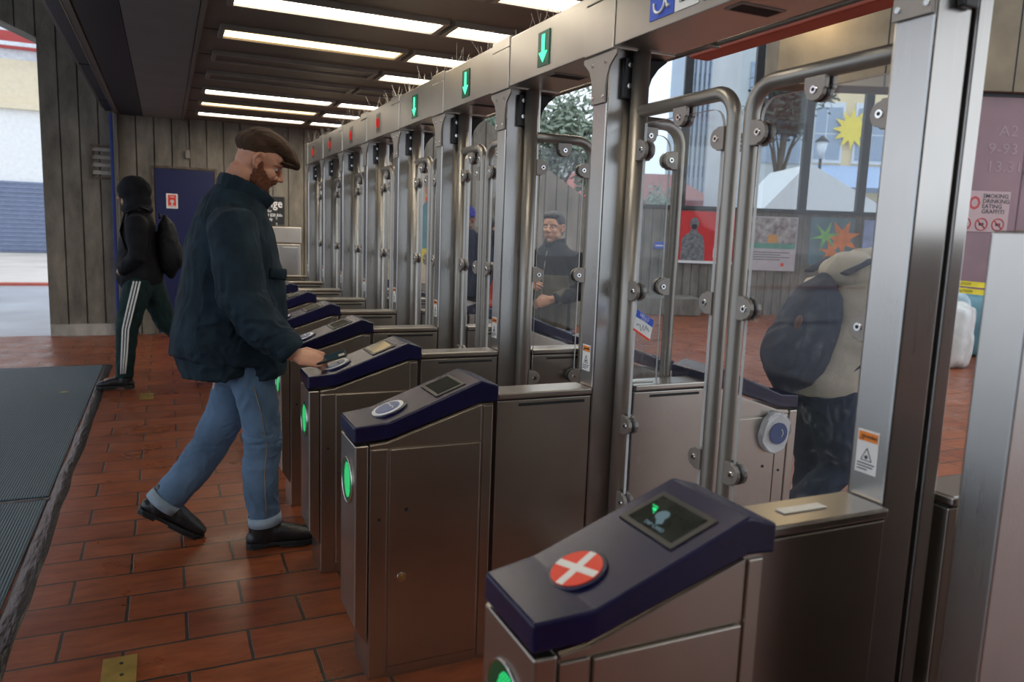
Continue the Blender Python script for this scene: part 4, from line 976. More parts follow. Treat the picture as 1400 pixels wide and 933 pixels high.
def eyes(W, m3, parent, s=1.0):
    for sy in (-1, 1):
        k = MB(); k.ball(W(.0705, .031*sy, .008), .0112*s, M['eye_white'], u=16, v=10); k.ball(W(.0765, .0315*sy, .0070), .0066*s, M['iris'], u=12, v=8); k.build('eye', None, parent)
def skin(name, c): 
    m = mat(name, c, .5, var=.14, scale=22, bump=.12, bscale=160); m.node_tree.nodes['Principled BSDF'].inputs['Subsurface Weight'].default_value = .08
    m.node_tree.nodes['Principled BSDF'].inputs['Subsurface Radius'].default_value = (.02, .008, .004); return m
def cloth(name, c, var=.18, scale=30, rough=.85, bump=.25, stretch=(1, 1, 1)): return mat(name, c, rough, var=var, scale=scale, bump=bump, bscale=260, spec=.25, stretch=stretch)

# ---- the man in the flat cap
man = thing('person', 'person in brown flat cap, dark teal jacket and blue jeans tapping a phone', 'person', (.25, 3.46, 0))
off = Matrix.Translation((-.25, -3.46, 0))
def MP(): return MB()
def place(o_): o_.location = (-.25, -3.46, 0); return o_
sk = skin('skin_fair', (.56, .27, .17))
HC = Vector((.375, 3.46, 1.672)); HF = Vector((.86, -.10, -.47))
b = MP()
W, m3 = head(b, HC, HF, .985)
b.tube([(.225, 3.46, 1.44), (.262, 3.46, 1.54), (.315, 3.46, 1.63)], [(.066, .072), (.060, .064), (.060, .066)], seg=20, dome=True)
b.tube([(.27, 3.46, .90), (.25, 3.46, 1.1), (.24, 3.46, 1.35), (.235, 3.46, 1.46)], [(.14, .10), (.13, .09), (.17, .11), (.10, .07)], seg=20, dome=True)
# right arm to the reader
b.tube([(.25, 3.27, 1.40), (.285, 3.20, 1.09), (.455, 3.118, .905)], [.05, .042, .029], seg=14, dome=True)
pc = Vector((.513, 3.100, .884)); pd = Vector((.95, -.10, -.14)); pup = Vector((.10, -.62, .78)); psd = Vector((.02, .78, .62))
palm(b, Vector((.462, 3.113, .900)), pc, pd, pup, psd, 1.1)
fingers(b, pc, pd, pup, psd, 1.08, curl=(.7, 1.0, .7), thumb_to=Vector((.577, 3.110, .897)))
# left arm, hanging with a bent elbow on the far side
b.tube([(.25, 3.65, 1.40), (.19, 3.69, 1.12), (.325, 3.70, 1.0)], [.05, .042, .029], seg=14, dome=True)
pc2 = Vector((.375, 3.69, .985)); palm(b, Vector((.325, 3.70, 1.0)), pc2, (.93, -.1, -.3), (.1, .95, .1), (.3, 0, .95)); fingers(b, pc2, (.93, -.1, -.3), (.1, .95, .1), (.3, 0, .95), 1.0, curl=(.5, .7, .5))
# legs
b.tube([(.30, 3.38, .86), (.362, 3.37, .46), (.366, 3.36, .11), (.40, 3.36, .055), (.48, 3.36, .045)], [.070, .045, .028, .024, .02], seg=14, dome=True)
b.tube([(.26, 3.54, .86), (.195, 3.558, .49), (-.040, 3.57, .18), (-.030, 3.57, .12), (.03, 3.57, .08)], [.070, .045, .028, .024, .02], seg=14, dome=True)
body = place(shrink('body', b, sk, man, .0038, 3))
eyes_parent = man
k_e = []
for sy in (-1, 1):
    k = MB(); k.ball(W(.0675, .031*sy, .005), .0112, M['eye_white'], u=16, v=10); k.ball(W(.0745, .0315*sy, .0015), .0070, M['iris'], u=12, v=8); place(k.build('eye', None, man))
# beard
b = MP(); bc = lambda x, y, z: W(x, y, z)
for sy in (-1, 1):
    b.tube([bc(.012, .066*sy, .000), bc(.012, .067*sy, -.030), bc(.020, .060*sy, -.068), bc(.048, .040*sy, -.100), bc(.070, .012*sy, -.112)], [(.008, .008), (.013, .020), (.018, .028), (.026, .031), (.028, .028)], seg=12, dome=True)
    b.tube([bc(.092, .004*sy, -.040), bc(.085, .024*sy, -.046), bc(.070, .036*sy, -.064), bc(.066, .034*sy, -.090)], [.010, .011, .014, .019], seg=10, dome=True)
    b.tube([bc(.022, .060*sy, -.040), bc(.046, .050*sy, -.056), bc(.066, .038*sy, -.076)], [(.012, .022), (.013, .026), (.014, .026)], seg=10, dome=True)
b.ball(bc(.070, 0, -.104), (.026, .036, .026), rot=m3)
M['beard'] = mat('red_brown_beard', (.15, .048, .018), .8, var=.5, scale=70, bump=.8, bscale=260)
place(shrink('beard', b, M['beard'], man, .004, 2, lambda p, n: .0035*noise.noise(p*140)+.002*noise.noise(p*60)))
b = MP()
for sy in (-1, 1): b.tube([bc(.088, .012*sy, .034), bc(.084, .034*sy, .041), bc(.068, .052*sy, .032)], [.004, .0055, .003], seg=8, dome=True)
place(shrink('eyebrows', b, M['beard'], man, .0025, 1))
# flat cap: panelled crown, front seam and peak
b = MP()
Cc = lambda x, y, z: HC+Vector((x, y, z))
b.ball(Cc(-.004, 0, .070), (.098, .090, .060), rot=Matrix.Rotation(.26, 3, 'Y')); b.ball(Cc(.040, 0, .085), (.105, .096, .052), rot=Matrix.Rotation(.42, 3, 'Y'))
b.ball(Cc(.085, 0, .062), (.085, .086, .040), rot=Matrix.Rotation(.68, 3, 'Y')); b.ball(Cc(.120, 0, .026), (.062, .076, .026), rot=Matrix.Rotation(.80, 3, 'Y'))
M['tweed'] = mat('brown_tweed', (.060, .030, .013), .9, var=.35, scale=120, bump=.5, bscale=300, stretch=(.25, 1, 1))
def capfn(p, n): return .0012*math.sin(p.y*260)+.003*noise.noise(p*14)
cap_ = place(shrink('flat_cap', b, M['tweed'], man, .0042, 5, capfn))
b = MP(); b.tube([Cc(.085, -.074, .002), Cc(.112, -.064, -.004), Cc(.146, -.035, -.012), Cc(.158, 0, -.016), Cc(.146, .035, -.012), Cc(.112, .064, -.004), Cc(.085, .074, .002)], [.0065]*7, seg=8, ref=(0, 0, 1), dome=True)
b.ball(Cc(.105, 0, -.002), (.060, .066, .008), rot=Matrix.Rotation(.16, 3, 'Y'))
q = place(shrink('cap_peak', b, M['tweed'], man, .0036, 2)); q.parent = cap_; q.location = (0, 0, 0)
b = MP(); b.ball(Cc(.048, 0, .139), (.012, .012, .005)); q = b.build('cap_button', M['tweed'], cap_)
# jacket
b = MP()
rowsj = [(.835, .000, .475, .215), (.93, .012, .482, .215), (1.055, .034, .480, .205), (1.18, .052, .470, .200), (1.30, .070, .446, .205), (1.40, .100, .425, .195), (1.47, .137, .412, .150), (1.525, .180, .405, .105), (1.555, .215, .395, .085)]
b.tube([((x0+x1)/2, 3.465, z) for z, x0, x1, y in rowsj], [(y, (x1-x0)/2) for z, x0, x1, y in rowsj], seg=36, ref=(0, 1, 0))
# lower hem dips between the back and the side vent
b.tube([(.195, 3.465, .90), (.205, 3.465, .77)], [(.205, .185), (.200, .150)], seg=30); b.tube([(.355, 3.465, .90), (.375, 3.465, .765)], [(.195, .125), (.185, .100)], seg=30)
b.tube([(.262, 3.465, 1.47), (.283, 3.465, 1.525), (.308, 3.465, 1.565)], [(.110, .120), (.095, .102), (.084, .092)], seg=28)
b.tube([(.235, 3.34, 1.405), (.255, 3.275, 1.395), (.262, 3.245, 1.27), (.276, 3.215, 1.12), (.335, 3.180, 1.02), (.405, 3.145, .950), (.452, 3.118, .908)], [.088, .098, .098, .092, .083, .070, .056], seg=22)
b.tube([(.235, 3.58, 1.405), (.250, 3.655, 1.39), (.225, 3.69, 1.26), (.205, 3.69, 1.12), (.26, 3.70, 1.04), (.315, 3.70, 1.005)], [.088, .095, .092, .085, .072, .055], seg=22)
M['jacket'] = cloth('dark_teal_canvas', (.012, .026, .038), .35, 14, .8, .3)
def jf(p, n):
    v = folds(.0085, 6.5, (1, 1, .45), 3)(p, n)
    if p.y < 3.30 and p.z < 1.15: v += folds(.007, 16, (.9, 1, 1.1), 7)(p, n)
    return v+folds(.004, 15, (1, 1, .5), 1)(p, n)
jac = place(shrink('jacket', b, M['jacket'], man, .0058, 5, jf))
b = MP(); b.tube([(.225, 3.395, 1.588), (.262, 3.372, 1.580), (.310, 3.376, 1.556), (.375, 3.405, 1.522), (.412, 3.452, 1.500)], [(.010, .032), (.009, .034), (.009, .038), (.009, .038), (.010, .032)], seg=12, ref=(0, 1, .2), dome=True)
b.tube([(.225, 3.535, 1.588), (.262, 3.558, 1.580), (.310, 3.554, 1.556), (.375, 3.525, 1.522), (.412, 3.478, 1.500)], [(.010, .032), (.009, .034), (.009, .038), (.009, .038), (.010, .032)], seg=12, ref=(0, 1, -.2), dome=True)
b.tube([(.245, 3.378, 1.585), (.222, 3.41, 1.592), (.214, 3.465, 1.595), (.222, 3.52, 1.592), (.245, 3.552, 1.585)], [(.010, .032)]*5, seg=12, ref=(1, 0, -.3), dome=True)
q = shrink('collar', b, M['jacket'], jac, .005, 3, folds(.002, 20))
b = MP(); b.tube([(.398, 3.315, 1.215), (.462, 3.345, 1.205)], [(.006, .026)]*2, seg=10, ref=(.5, -.85, 0), dome=True); b.build('pocket_flap', M['jacket'], jac)
for zz in (1.44, 1.415): k = MB(); k.cyl((.438, 3.44, zz), .008, .008, 'x', M['ring'], 14); k.build('snap', None, jac)
b = MP(); b.tube([(.424, 3.120, .938), (.456, 3.112, .905)], [(.060, .060), (.059, .059)], seg=24); q = b.build('cuff', M['jacket'], jac)
# jeans
b = MP()
b.tube([(.31, 3.40, .90), (.325, 3.378, .76), (.352, 3.372, .62), (.366, 3.37, .47), (.352, 3.366, .36), (.355, 3.362, .245), (.368, 3.36, .135)], [.098, .092, .083, .079, .076, .072, .066], seg=26)
b.tube([(.26, 3.53, .90), (.275, 3.55, .72), (.222, 3.558, .55), (.155, 3.562, .42), (.085, 3.568, .315), (.020, 3.57, .240), (-.035, 3.572, .178)], [.098, .092, .086, .080, .077, .074, .069], seg=26)
b.tube([(.27, 3.465, .98), (.275, 3.465, .80)], [(.150, .125), (.145, .120)], seg=26, dome=True)
M['denim'] = cloth('blue_denim', (.115, .185, .285), .30, 6, .85, .45)
M['denim_pale'] = cloth('pale_denim_turnup', (.30, .37, .44), .1, 30)
def jn(p, n):
    v = folds(.0045, 13, (1, 1, .9), 2)(p, n)
    if .36 < p.z < .62: v += folds(.006, 22, (.5, 1, 1.6), 4)(p, n)*(1-abs(p.z-.49)/.13)
    return v
je = place(shrink('jeans', b, M['denim'], man, .0055, 4, jn))
b = MP(); b.tube([(.366, 3.36, .150), (.371, 3.36, .108)], [.071, .073], seg=30); b.build('turn_up', M['denim_pale'], je)
b = MP(); b.tube([(-.020, 3.572, .198), (-.050, 3.572, .166)], [.075, .077], seg=30); b.build('turn_up', M['denim_pale'], je)
b = MP(); b.tube([(.322, 3.283, .74), (.352, 3.287, .62), (.372, 3.289, .47), (.362, 3.289, .36), (.364, 3.288, .245), (.372, 3.292, .16)], [.0022]*6, m=mat('orange_stitch', (.30, .22, .16), .8), seg=6); b.build('outer_seam', None, je)
# boots: built flat, then placed
M['leather'] = mat('black_leather', (.012, .012, .013), .42, var=.4, scale=18, bump=.15, bscale=90); M['sole'] = mat('boot_sole', (.010, .010, .010), .6); M['elastic'] = mat('boot_elastic', (.02, .02, .022), .9)
def boot(parent, mtx, s=1.0, shaft=.13, nm='boot'):
    T = lambda p: mtx @ (Vector(p)*s)
    ax = (mtx.to_3x3() @ Vector((0, 1, 0)))
    b = MB()
    b.tube([T((-.012, 0, shaft)), T((-.012, 0, .10)), T((-.005, 0, .065)), T((.0, 0, .04))], [(.050*s, .056*s), (.048*s, .054*s), (.046*s, .058*s), (.042*s, .058*s)], seg=20, ref=ax, dome=True)
    b.tube([T((-.045, 0, .040)), T((.0, 0, .050)), T((.06, 0, .058)), T((.115, 0, .048)), T((.165, 0, .040)), T((.195, 0, .036))], [(.034*s, .034*s), (.038*s, .044*s), (.042*s, .046*s), (.047*s, .036*s), (.045*s, .030*s), (.035*s, .022*s)], seg=20, ref=ax, dome=True)
    o_ = shrink(nm, b, M['leather'], parent, .0045, 4, folds(.0015, 40))
    b = MB(); pts = [(-.075, -.022), (-.060, -.034), (0, -.035), (.06, -.037), (.12, -.046), (.175, -.044), (.212, -.024), (.220, 0), (.212, .024), (.175, .044), (.12, .046), (.06, .037), (0, .035), (-.060, .034), (-.075, .022)]
    b.prism(pts, .008, .024, 'z', M['sole'], .003); b.prism([(-.074, -.020), (-.05, -.033), (.0, -.034), (.005, 0), (.0, .034), (-.05, .033), (-.074, .020)], -.002, .0079, 'z', M['sole'], .001); b.prism([p for p in pts if p[0] > .05], .0, .0079, 'z', M['sole'], .001)
    b.xf(mtx @ Matrix.Scale(s, 4)); so = b.build('sole', None, o_)
    return o_
bt = boot(man, Matrix.Translation((.368-.25, 3.36-3.46, .002)) @ Matrix.Rotation(-.05, 4, 'Z'), 1.05)
for s_ in (-1, 1):
    k = MB(); k.prism([(-.028, .062), (.006, .062), (.014, .108), (-.034, .108)], s_*.0375, s_*.042, 'y', M['elastic'], .001); k.xf(Matrix.Translation((.368-.25, 3.36-3.46, .002)) @ Matrix.Rotation(-.05, 4, 'Z')); k.build('elastic_gusset', None, bt)
boot(man, Matrix.Translation((-.078-.25, 3.572-3.46, .107)) @ Matrix.Rotation(.58, 4, 'Y'), 1.06)
# phone held over the reader
t = thing('mobile_phone', 'dark mobile phone held over the round card reader', 'phone', (.597, 3.092, .884)); t.rotation_euler = (math.radians(10), -.28, -.12)
b = MB(); b.box(-.070, .070, -.036, .036, -.004, .004, M['black'], .003); b.build('case', None, t); b = MB(); b.box(-.066, .066, -.033, .033, .0041, .0046, mat('phone_glass', (.02, .05, .07), .08)); b.build('screen', None, t)
k = MB(); k.box(.038, .062, -.030, -.006, .0047, .006, M['clamp'], .0005); k.build('camera_bump', None, t)

# ---- general walker used for the people in the background (local: facing +x, feet at the origin, 1.70 m tall)
def bg_person(label, loc, rz, s, J, mats, extras=None, group=None, voxel=.009):
    t = thing('person', label, 'person', loc, rz, group); t.scale = (s, s, s)
    sh = J.get('sh', (0, 1.38)); hp = J.get('hp', (0, .90)); hd = Vector(J['head']); hf = J.get('hf', (1, 0, -.05))
    b = MB(); W, m3 = head(b, hd, hf, .96)
    b.tube([(sh[0], 0, sh[1]-.02), (sh[0]*.6+hd.x*.4, 0, sh[1]+.06), (hd.x-.02, 0, hd.z-.06)], [.062, .056, .056], seg=16, dome=True)
    b.tube([(hp[0], 0, hp[1]), ((sh[0]+hp[0])/2, 0, (sh[1]+hp[1])/2), (sh[0], 0, sh[1]-.03)], [(.14, .10), (.13, .09), (.17, .10)], seg=18, dome=True)
    for key, sy in (('armL', 1), ('armR', -1)):
        A = [Vector(p) for p in J[key]]; b.tube([A[0]-Vector((0, .04*sy, 0))]+A, [.05, .05, .042, .028], seg=12, dome=True)
        d = (A[2]-A[1]).normalized(); dirs = J.get(key+'d', None)
        hdv = Vector(dirs[0]) if dirs else d; up = Vector(dirs[1]) if dirs else Vector((0, sy, 0)); up = (up-hdv.normalized()*up.dot(hdv.normalized())).normalized(); sd = up.cross(hdv.normalized())*(1 if sy < 0 else -1)
        if sd.z < 0 and abs(sd.z) > .3 and not dirs: pass
        pc = A[2]+hdv.normalized()*.055; palm(b, A[2], pc, hdv, up, sd); fingers(b, pc, hdv, up, sd, 1.0, curl=J.get('curl', (.4, .5, .4)))
    for key in ('legL', 'legR'):
        A = [Vector(p) for p in J[key]]; b.tube(A, [.085, .055, .038], seg=12, dome=True)
        f = Matrix.Rotation(J.get(key+'p', 0), 3, 'Y') @ Vector((.13, 0, -.03)); b.tube([A[2], A[2]+Vector((.02, 0, -.04)), A[2]+f], [.036, .034, .026], seg=12, dome=True)
    shrink('body', b, mats['skin'], t, .0055, 2)
    eyes(W, m3, t, .96)
    # top
    b = MB(); tr = J['torso']
    b.tube([(x, 0, z) for x, z, a, c in tr], [(a, c) for x, z, a, c in tr], seg=28)
    for key, sy in (('armL', 1), ('armR', -1)):
        A = [Vector(p) for p in J[key]]; m_ = (A[0]+A[1])/2; e_ = A[1]+(A[2]-A[1])*.92
        b.tube([A[0]-Vector((0, .07*sy, .0)), A[0], m_, A[1], (A[1]+e_)/2, e_], [.078, .080, .074, .066, .057, .047], seg=18)
    top = shrink('top', b, mats['top'], t, voxel, 4, folds(.006, 11, (1, 1, .6), 5)); top.name = J.get('topname', 'jacket')
    b = MB()
    for key in ('legL', 'legR'):
        A = [Vector(p) for p in J[key]]; lw = J.get('lw', 1); h0 = A[0]
        b.tube([h0, (h0+A[1])/2, A[1], (A[1]+A[2])/2, A[2]+(A[2]-A[1]).normalized()*.0], [.100*lw, .090*lw, .074*lw, .064*lw, .056*lw], seg=20)
    b.tube([(hp[0], 0, hp[1]+.08), (hp[0], 0, hp[1]-.06)], [(.155, .115), (.150, .115)], seg=22, dome=True)
    tro = shrink('trousers', b, mats['legs'], t, voxel, 3, folds(.006, 13, (1, 1, .8), 8))
    for key in ('legL', 'legR'):
        A = [Vector(p) for p in J[key]]; mtx = Matrix.Translation(A[2]+Vector((0, 0, -.088))) if not J.get(key+'p') else Matrix.Translation(A[2]) @ Matrix.Rotation(J[key+'p'], 4, 'Y') @ Matrix.Translation((0, 0, -.088))
        boot(t, mtx, .95, .105, 'shoe')
    if extras: extras(t, W, m3, top, tro)
    return t
def hood(t, W, m, up=True, s=1.0):
    b = MB(); b.ball(W(-.022, 0, .030), (.125*s, .105*s, .118*s)); b.ball(W(-.030, 0, -.055), (.105*s, .110*s, .095*s)); b.ball(W(-.02, 0, -.12), (.115*s, .13*s, .06*s))
    return b
M['blackcloth'] = cloth('black_fleece', (.010, .010, .013), .3, 12); M['green_trk'] = cloth('dark_green_jersey', (.012, .030, .030), .2, 12)
M['pack_black'] = cloth('black_backpack', (.008, .008, .010), .3, 20, .6); M['pack_navy'] = cloth('navy_backpack', (.022, .027, .055), .3, 14, .7)
def backpack(t, mtl, c, rad, tilt, name='backpack', label=None, straps=True, patch=None):
    """soft pack with front pocket, top handle and shoulder straps; c = centre, local +x is towards the wearer"""
    root = t; rot = Matrix.Rotation(tilt, 3, 'Y'); c = Vector(c)
    b = MB(); n = 8; P_, R_ = [], []
    for i in range(n+1):
        f = i/n*2-1; k = (1-abs(f)**3.2)**.5 if abs(f) < 1 else .12; k = max(k, .30)
        P_.append(c+rot @ Vector((0, 0, f*rad[2]))); R_.append((rad[1]*k*(1-.10*max(f, 0)), rad[0]*k*(1-.18*f)))
    b.tube(P_, R_, seg=26, dome=True); b.ball(c+rot @ Vector((-rad[0]*.72, 0, -rad[2]*.30)), (rad[0]*.55, rad[1]*.78, rad[2]*.50), rot=rot)
    pk = shrink(name, b, mtl, None, .008, 4, folds(.005, 14, (1, 1, .7), 6))
    k = MB(); k.tube([c+rot @ Vector((rad[0]*.5, y, rad[2]*z)) for y, z in ((-.03, .93), (-.025, 1.10), (.025, 1.10), (.03, .93))], .006, mtl, 8); q = k.build('carry_handle', mtl, pk)
    if patch: patch(pk, c, rot)
    return pk

# walker in the black hoodie (faces away to the left)
J = dict(head=(.045, 0, 1.55), hf=(1, 0, -.12), sh=(.0, 1.36), hp=(-.02, .88),
         armL=((.0, .20, 1.33), (-.01, .26, 1.07), (.13, .15, .95)), armR=((.0, -.20, 1.33), (-.01, -.26, 1.07), (.13, -.15, .95)), armLd=((.1, -.95, -.2), (1, .1, 0)), armRd=((.1, .95, -.2), (1, -.1, 0)),
         legL=((.0, .10, .90), (.10, .10, .50), (.135, .09, .10)), legR=((-.03, -.10, .90), (-.16, -.10, .52), (-.48, -.09, .22)), legRp=.75,
         torso=[(-.01, .82, .185, .145), (.01, .90, .205, .175), (.01, 1.02, .200, .165), (.01, 1.20, .195, .135), (.005, 1.32, .185, .115), (.01, 1.40, .12, .09), (.02, 1.46, .07, .07)], topname='hoodie', lw=1.12, curl=(.9, .9, .6))
def ex_walker(t, W, m3, top, tro):
    b = hood(t, W, m3); h = shrink('hood', b, M['blackcloth'], top, .008, 4, folds(.005, 12))
    m_w = M['white']
    for dy in (-.022, 0, .022):                        # three stripes down the outer seam of each leg
        k = MB(); k.tube([(.005+dy, .213, .88), (.055+dy, .206, .68), (.100+dy*.95, .190, .50), (.118+dy*.85, .170, .30), (.135+dy*.7, .155, .14)], [(.004, .0065)]*5, m_w, 8, ref=(0, 1, 0)); k.build('stripe', None, tro)
    for sy in (-1, 1):
        k = MB(); k.tube([(-.09, .10*sy, 1.43), (-.02, .105*sy, 1.455), (.09, .105*sy, 1.40), (.125, .11*sy, 1.26), (.08, .16*sy, 1.12), (-.06, .15*sy, 1.02)], [(.028, .006)]*6, M['pack_black'], 10, ref=(0, 1, 0)); k.build('strap', None, top)
wk = bg_person('person in black hoodie with hood up and dark green track trousers walking away left', (-.19, 7.08, 0), PI-.10, 1.04, J, dict(skin=skin('skin_mid', (.38, .2, .13)), top=M['blackcloth'], legs=M['green_trk']), ex_walker)
pk = backpack(wk, M['pack_black'], (-.205, 0, 1.15), (.085, .15, .235), .06)
pk.matrix_world = Matrix.Translation(wk.location) @ Matrix.Rotation(PI-.10, 4, "Z") @ Matrix.Scale(1.04, 4); tag(pk, 'black backpack worn by the hooded person walking left', 'backpack')

# man in the black and olive jacket
M['olive'] = cloth('olive_cloth', (.105, .09, .062), .2, 14); M['blk2'] = cloth('black_cloth', (.014, .013, .015), .3, 14); M['jean2'] = cloth('faded_denim', (.17, .23, .32), .2, 9)
M['hair'] = mat('black_hair', (.012, .010, .010), .45, var=.4, scale=60, bump=.5, bscale=200, stretch=(1, 1, .2))
J2 = dict(head=(.03, 0, 1.575), hf=(1, .18, -.02), sh=(.0, 1.38), hp=(0, .90),
          armL=((.0, .20, 1.34), (.02, .26, 1.08), (.20, .12, 1.04)), armR=((.0, -.20, 1.34), (.02, -.26, 1.08), (.23, -.10, 1.13)),
          armLd=((.55, -.75, -.30), (.8, .4, .3)), armRd=((.45, .8, .15), (.85, -.3, .4)),
          legL=((.0, .10, .90), (.03, .11, .48), (.0, .11, .09)), legR=((.0, -.10, .90), (.02, -.11, .48), (-.02, -.11, .09)),
          torso=[(.0, .80, .215, .150), (.0, .92, .215, .155), (.0, 1.08, .205, .150), (.005, 1.20, .205, .140), (.0, 1.33, .200, .120), (.0, 1.41, .135, .095), (.005, 1.48, .070, .072)], curl=(.55, .6, .4))
def ex_olive(t, W, m3, top, tro):
    b = MB(); b.ball(W(-.022, 0, .058), (.098, .084, .078), rot=m3); b.ball(W(.035, 0, .098), (.055, .068, .030), rot=m3)
    for sy in (-1, 1): b.tube([W(-.03, .074*sy, .04), W(-.035, .074*sy, -.02)], [(.02, .010), (.015, .008)], seg=8, dome=True)
    b.ball(W(-.065, 0, -.03), (.045, .060, .05), rot=m3); shrink('hair', b, M['hair'], t, .005, 2, lambda p, n: .003*noise.noise(p*60))
    top.data.materials.append(M['olive'])
    for p in top.data.polygons:
        c = p.center
        if c.z < 1.22 and abs(c.y) < .24 and c.x < .19 and not (c.x > .05 and c.z < 1.15 and abs(c.y) > .19): p.material_index = 1
    b = MB(); b.tube([(-.07, -.05, 1.47), (-.075, .05, 1.47), (.0, .085, 1.475), (.065, .045, 1.455), (.085, .01, 1.43)], [(.008, .030)]*5, seg=10, dome=True); b.tube([(-.07, .05, 1.47), (-.075, -.05, 1.47), (.0, -.085, 1.475), (.065, -.045, 1.455), (.085, -.01, 1.43)], [(.008, .030)]*5, seg=10, dome=True)
    shrink('collar', b, M['blk2'], top, .005, 2)
    k = MB(); k.tube([(.150, 0, .82), (.152, 0, 1.08), (.135, 0, 1.25), (.10, 0, 1.40)], .004, M['clamp'], 6); k.build('zip', None, top)
m2 = bg_person('person in black and olive zip jacket with short black hair standing beyond the open gate', (2.55, 4.90, 0), -2.62, .925, J2, dict(skin=skin('skin_tan', (.46, .24, .15)), top=M['blk2'], legs=M['jean2']), ex_olive)

# person in the blue knit hat
M['navyc'] = cloth('navy_coat', (.015, .020, .045), .3, 12); M['knit'] = cloth('blue_knit', (.04, .05, .32), .3, 60, .9, .6)
J3 = dict(J2); J3.update(head=(.03, 0, 1.575), hf=(1, .1, -.05), armL=((.0, .20, 1.34), (.0, .25, 1.06), (.10, .22, .84)), armR=((.0, -.20, 1.34), (.0, -.25, 1.06), (.12, -.20, .84))); J3.pop('armLd'); J3.pop('armRd')
def ex_hat(t, W, m3, top, tro):
    b = MB(); b.ball(W(-.018, 0, .066), (.104, .088, .082), rot=m3); b.tube([W(.085, 0, .055), W(.03, .082, .045), W(-.07, .066, .030), W(-.112, 0, .020), W(-.07, -.066, .030), W(.03, -.082, .045)], [.012]*6, seg=10, closed=True)
    shrink('knit_hat', b, M['knit'], t, .006, 2, lambda p, n: .002*math.sin(p.z*300))
m3_ = bg_person('person in blue knit hat and dark navy coat seen between the gate posts', (2.71, 7.07, 0), -2.35, .965, J3, dict(skin=skin('skin_brown', (.20, .10, .065)), top=M['navyc'], legs=M['blk2']), ex_hat)
# person in black with an orange bag
J4 = dict(J3); J4.update(armR=((.0, -.20, 1.34), (.02, -.24, 1.10), (.20, -.14, 1.12)), armRd=((.9, .4, .1), (.2, -.9, .3)), head=(.03, 0, 1.50))
def ex_dark(t, W, m3, top, tro):
    b = MB(); b.ball(W(-.022, 0, .050), (.108, .092, .088), rot=m3); b.tube([W(-.06, 0, .0), W(-.08, 0, -.12), W(-.09, 0, -.26)], [(.085, .05), (.09, .045), (.07, .03)], seg=14, dome=True); shrink('hair', b, M['hair'], t, .006, 2, lambda p, n: .003*noise.noise(p*50))
m4_ = bg_person('person in black with long dark hair, half hidden behind a post, orange bag in hand', (3.12, 7.55, 0), -2.3, .97, J4, dict(skin=skin('skin_mid2', (.40, .2, .12)), top=M['blk2'], legs=M['blk2']), ex_dark)
M['bag'] = cloth('orange_red_bag', (.62, .07, .03), .2, 8, .6)
t = thing('shopping_bag', 'orange red bag held by the person in black behind the gate posts', 'bag', (2.90, 7.16, .66)); t.rotation_euler = (0, 0, -.4)
b = MB(); b.prism([(-.16, 0), (.16, 0), (.19, .44), (-.19, .44)], -.07, .07, 'y', M['bag'], .012); b.build('bag_body', None, t)
for y in (-.05, .05): k = MB(); k.tube([(-.08, y, .43), (-.06, y*.5, .52), (.06, y*.5, .52), (.08, y, .43)], .006, M['bag'], 8); k.build('handle', None, t)

# person with the navy backpack, stooping, seen through the wide gate
M['hoodie'] = cloth('cream_hoodie', (.56, .49, .39), .08, 10); M['jean3'] = cloth('dark_denim', (.030, .042, .070), .35, 9)
J5 = dict(head=(.33, 0, 1.30), hf=(.65, 0, -.76), sh=(.15, 1.25), hp=(-.02, .84),
          armL=((.14, .20, 1.25), (.20, .25, 1.00), (.38, .18, 1.02)), armR=((.14, -.20, 1.25), (.20, -.25, 1.00), (.38, -.18, 1.02)),
          legL=((.0, .10, .85), (.10, .10, .47), (.06, .09, .09)), legR=((-.03, -.10, .85), (.05, -.10, .50), (-.20, -.09, .31)), legRp=.9,
          torso=[(-.02, .81, .185, .14), (-.01, .88, .195, .15), (.02, 1.00, .19, .14), (.07, 1.13, .20, .135), (.13, 1.22, .20, .125), (.19, 1.29, .14, .11), (.25, 1.33, .09, .09)], topname='hoodie', lw=1.05)
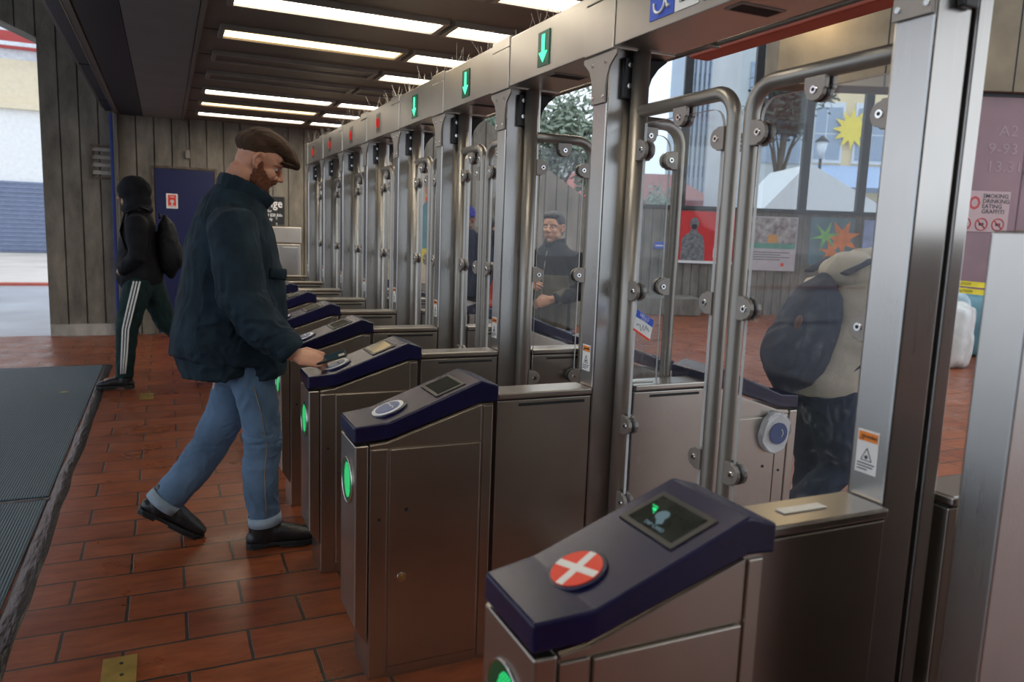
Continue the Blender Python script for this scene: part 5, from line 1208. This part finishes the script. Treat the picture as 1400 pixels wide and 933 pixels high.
def ex_bp(t, W, m3, top, tro):
    b = hood(t, W, m3, s=1.0); b.ball((.115, 0, 1.345), (.135, .13, .085)); b.ball((.20, 0, 1.36), (.11, .12, .09)); shrink('hood', b, M['hoodie'], top, .008, 4, folds(.007, 12))
    for sy in (-1, 1):
        k = MB(); k.tube([(-.02, .10*sy, 1.34), (.10, .115*sy, 1.40), (.22, .12*sy, 1.33), (.24, .13*sy, 1.18), (.16, .18*sy, 1.04), (-.02, .16*sy, .94)], [(.030, .007)]*6, M['pack_navy'], 10, ref=(0, 1, 0)); k.build('strap', None, top)
    k = MB(); k.box(-.148, -.138, -.06, -.02, .835, .85, M['red']); k.build('pocket_tab', None, tro)
ang = -.05
bp = bg_person('person in cream hoodie and dark jeans stooping beyond the wide glass gate', (2.50, 2.33, 0), ang, .97, J5, dict(skin=sk, top=M['hoodie'], legs=M['jean3']), ex_bp)
def patch_o(pk, c, rot):
    k = MB(); k.ball(c+rot @ Vector((-.125, -.085, .02)), (.010, .018, .030), mat('dull_orange_patch', (.13, .05, .03), .7), rot=rot); k.build('patch', None, pk)
pk = backpack(bp, M['pack_navy'], (-.110, 0, 1.045), (.105, .150, .245), .34, patch=patch_o)
pk.matrix_world = Matrix.Translation(bp.location) @ Matrix.Rotation(ang, 4, 'Z'); tag(pk, 'navy backpack worn by the person in the cream hoodie', 'backpack')

# warm wall lamp that washes the plaza header concrete
t = thing('wall_lamp', 'small warm lamp at the left end of the plaza header wall', 'lamp', Vector(hl)+Vector((math.cos(hr), math.sin(hr), 0))*4.1+Vector((-.15, -.35, 4.85)), hr)
k = MB(); k.cyl((0, 0, 0), .09, .12, 'z', M['black'], 20, .01); k.build('lamp_housing', None, t)
ld = bpy.data.lights.new('lamp_light', 'POINT'); ld.energy = 45; ld.color = (1, .78, .45); ld.shadow_soft_size = .08; lo = bpy.data.objects.new('lamp_light', ld); COL.objects.link(lo); lo.parent = t; lo.location = (0, -.05, -.2)

t = thing('fallen_leaf', 'small pale yellow leaf lying on the farther mat', 'leaf', (-.78, 6.95, .011))
k = MB(); k.prism([(-.03, 0), (-.01, .016), (.02, .014), (.035, 0), (.018, -.012), (-.012, -.014)], 0, .003, 'z', mat('dry_leaf', (.45, .38, .10), .7)); k.build('blade', None, t)
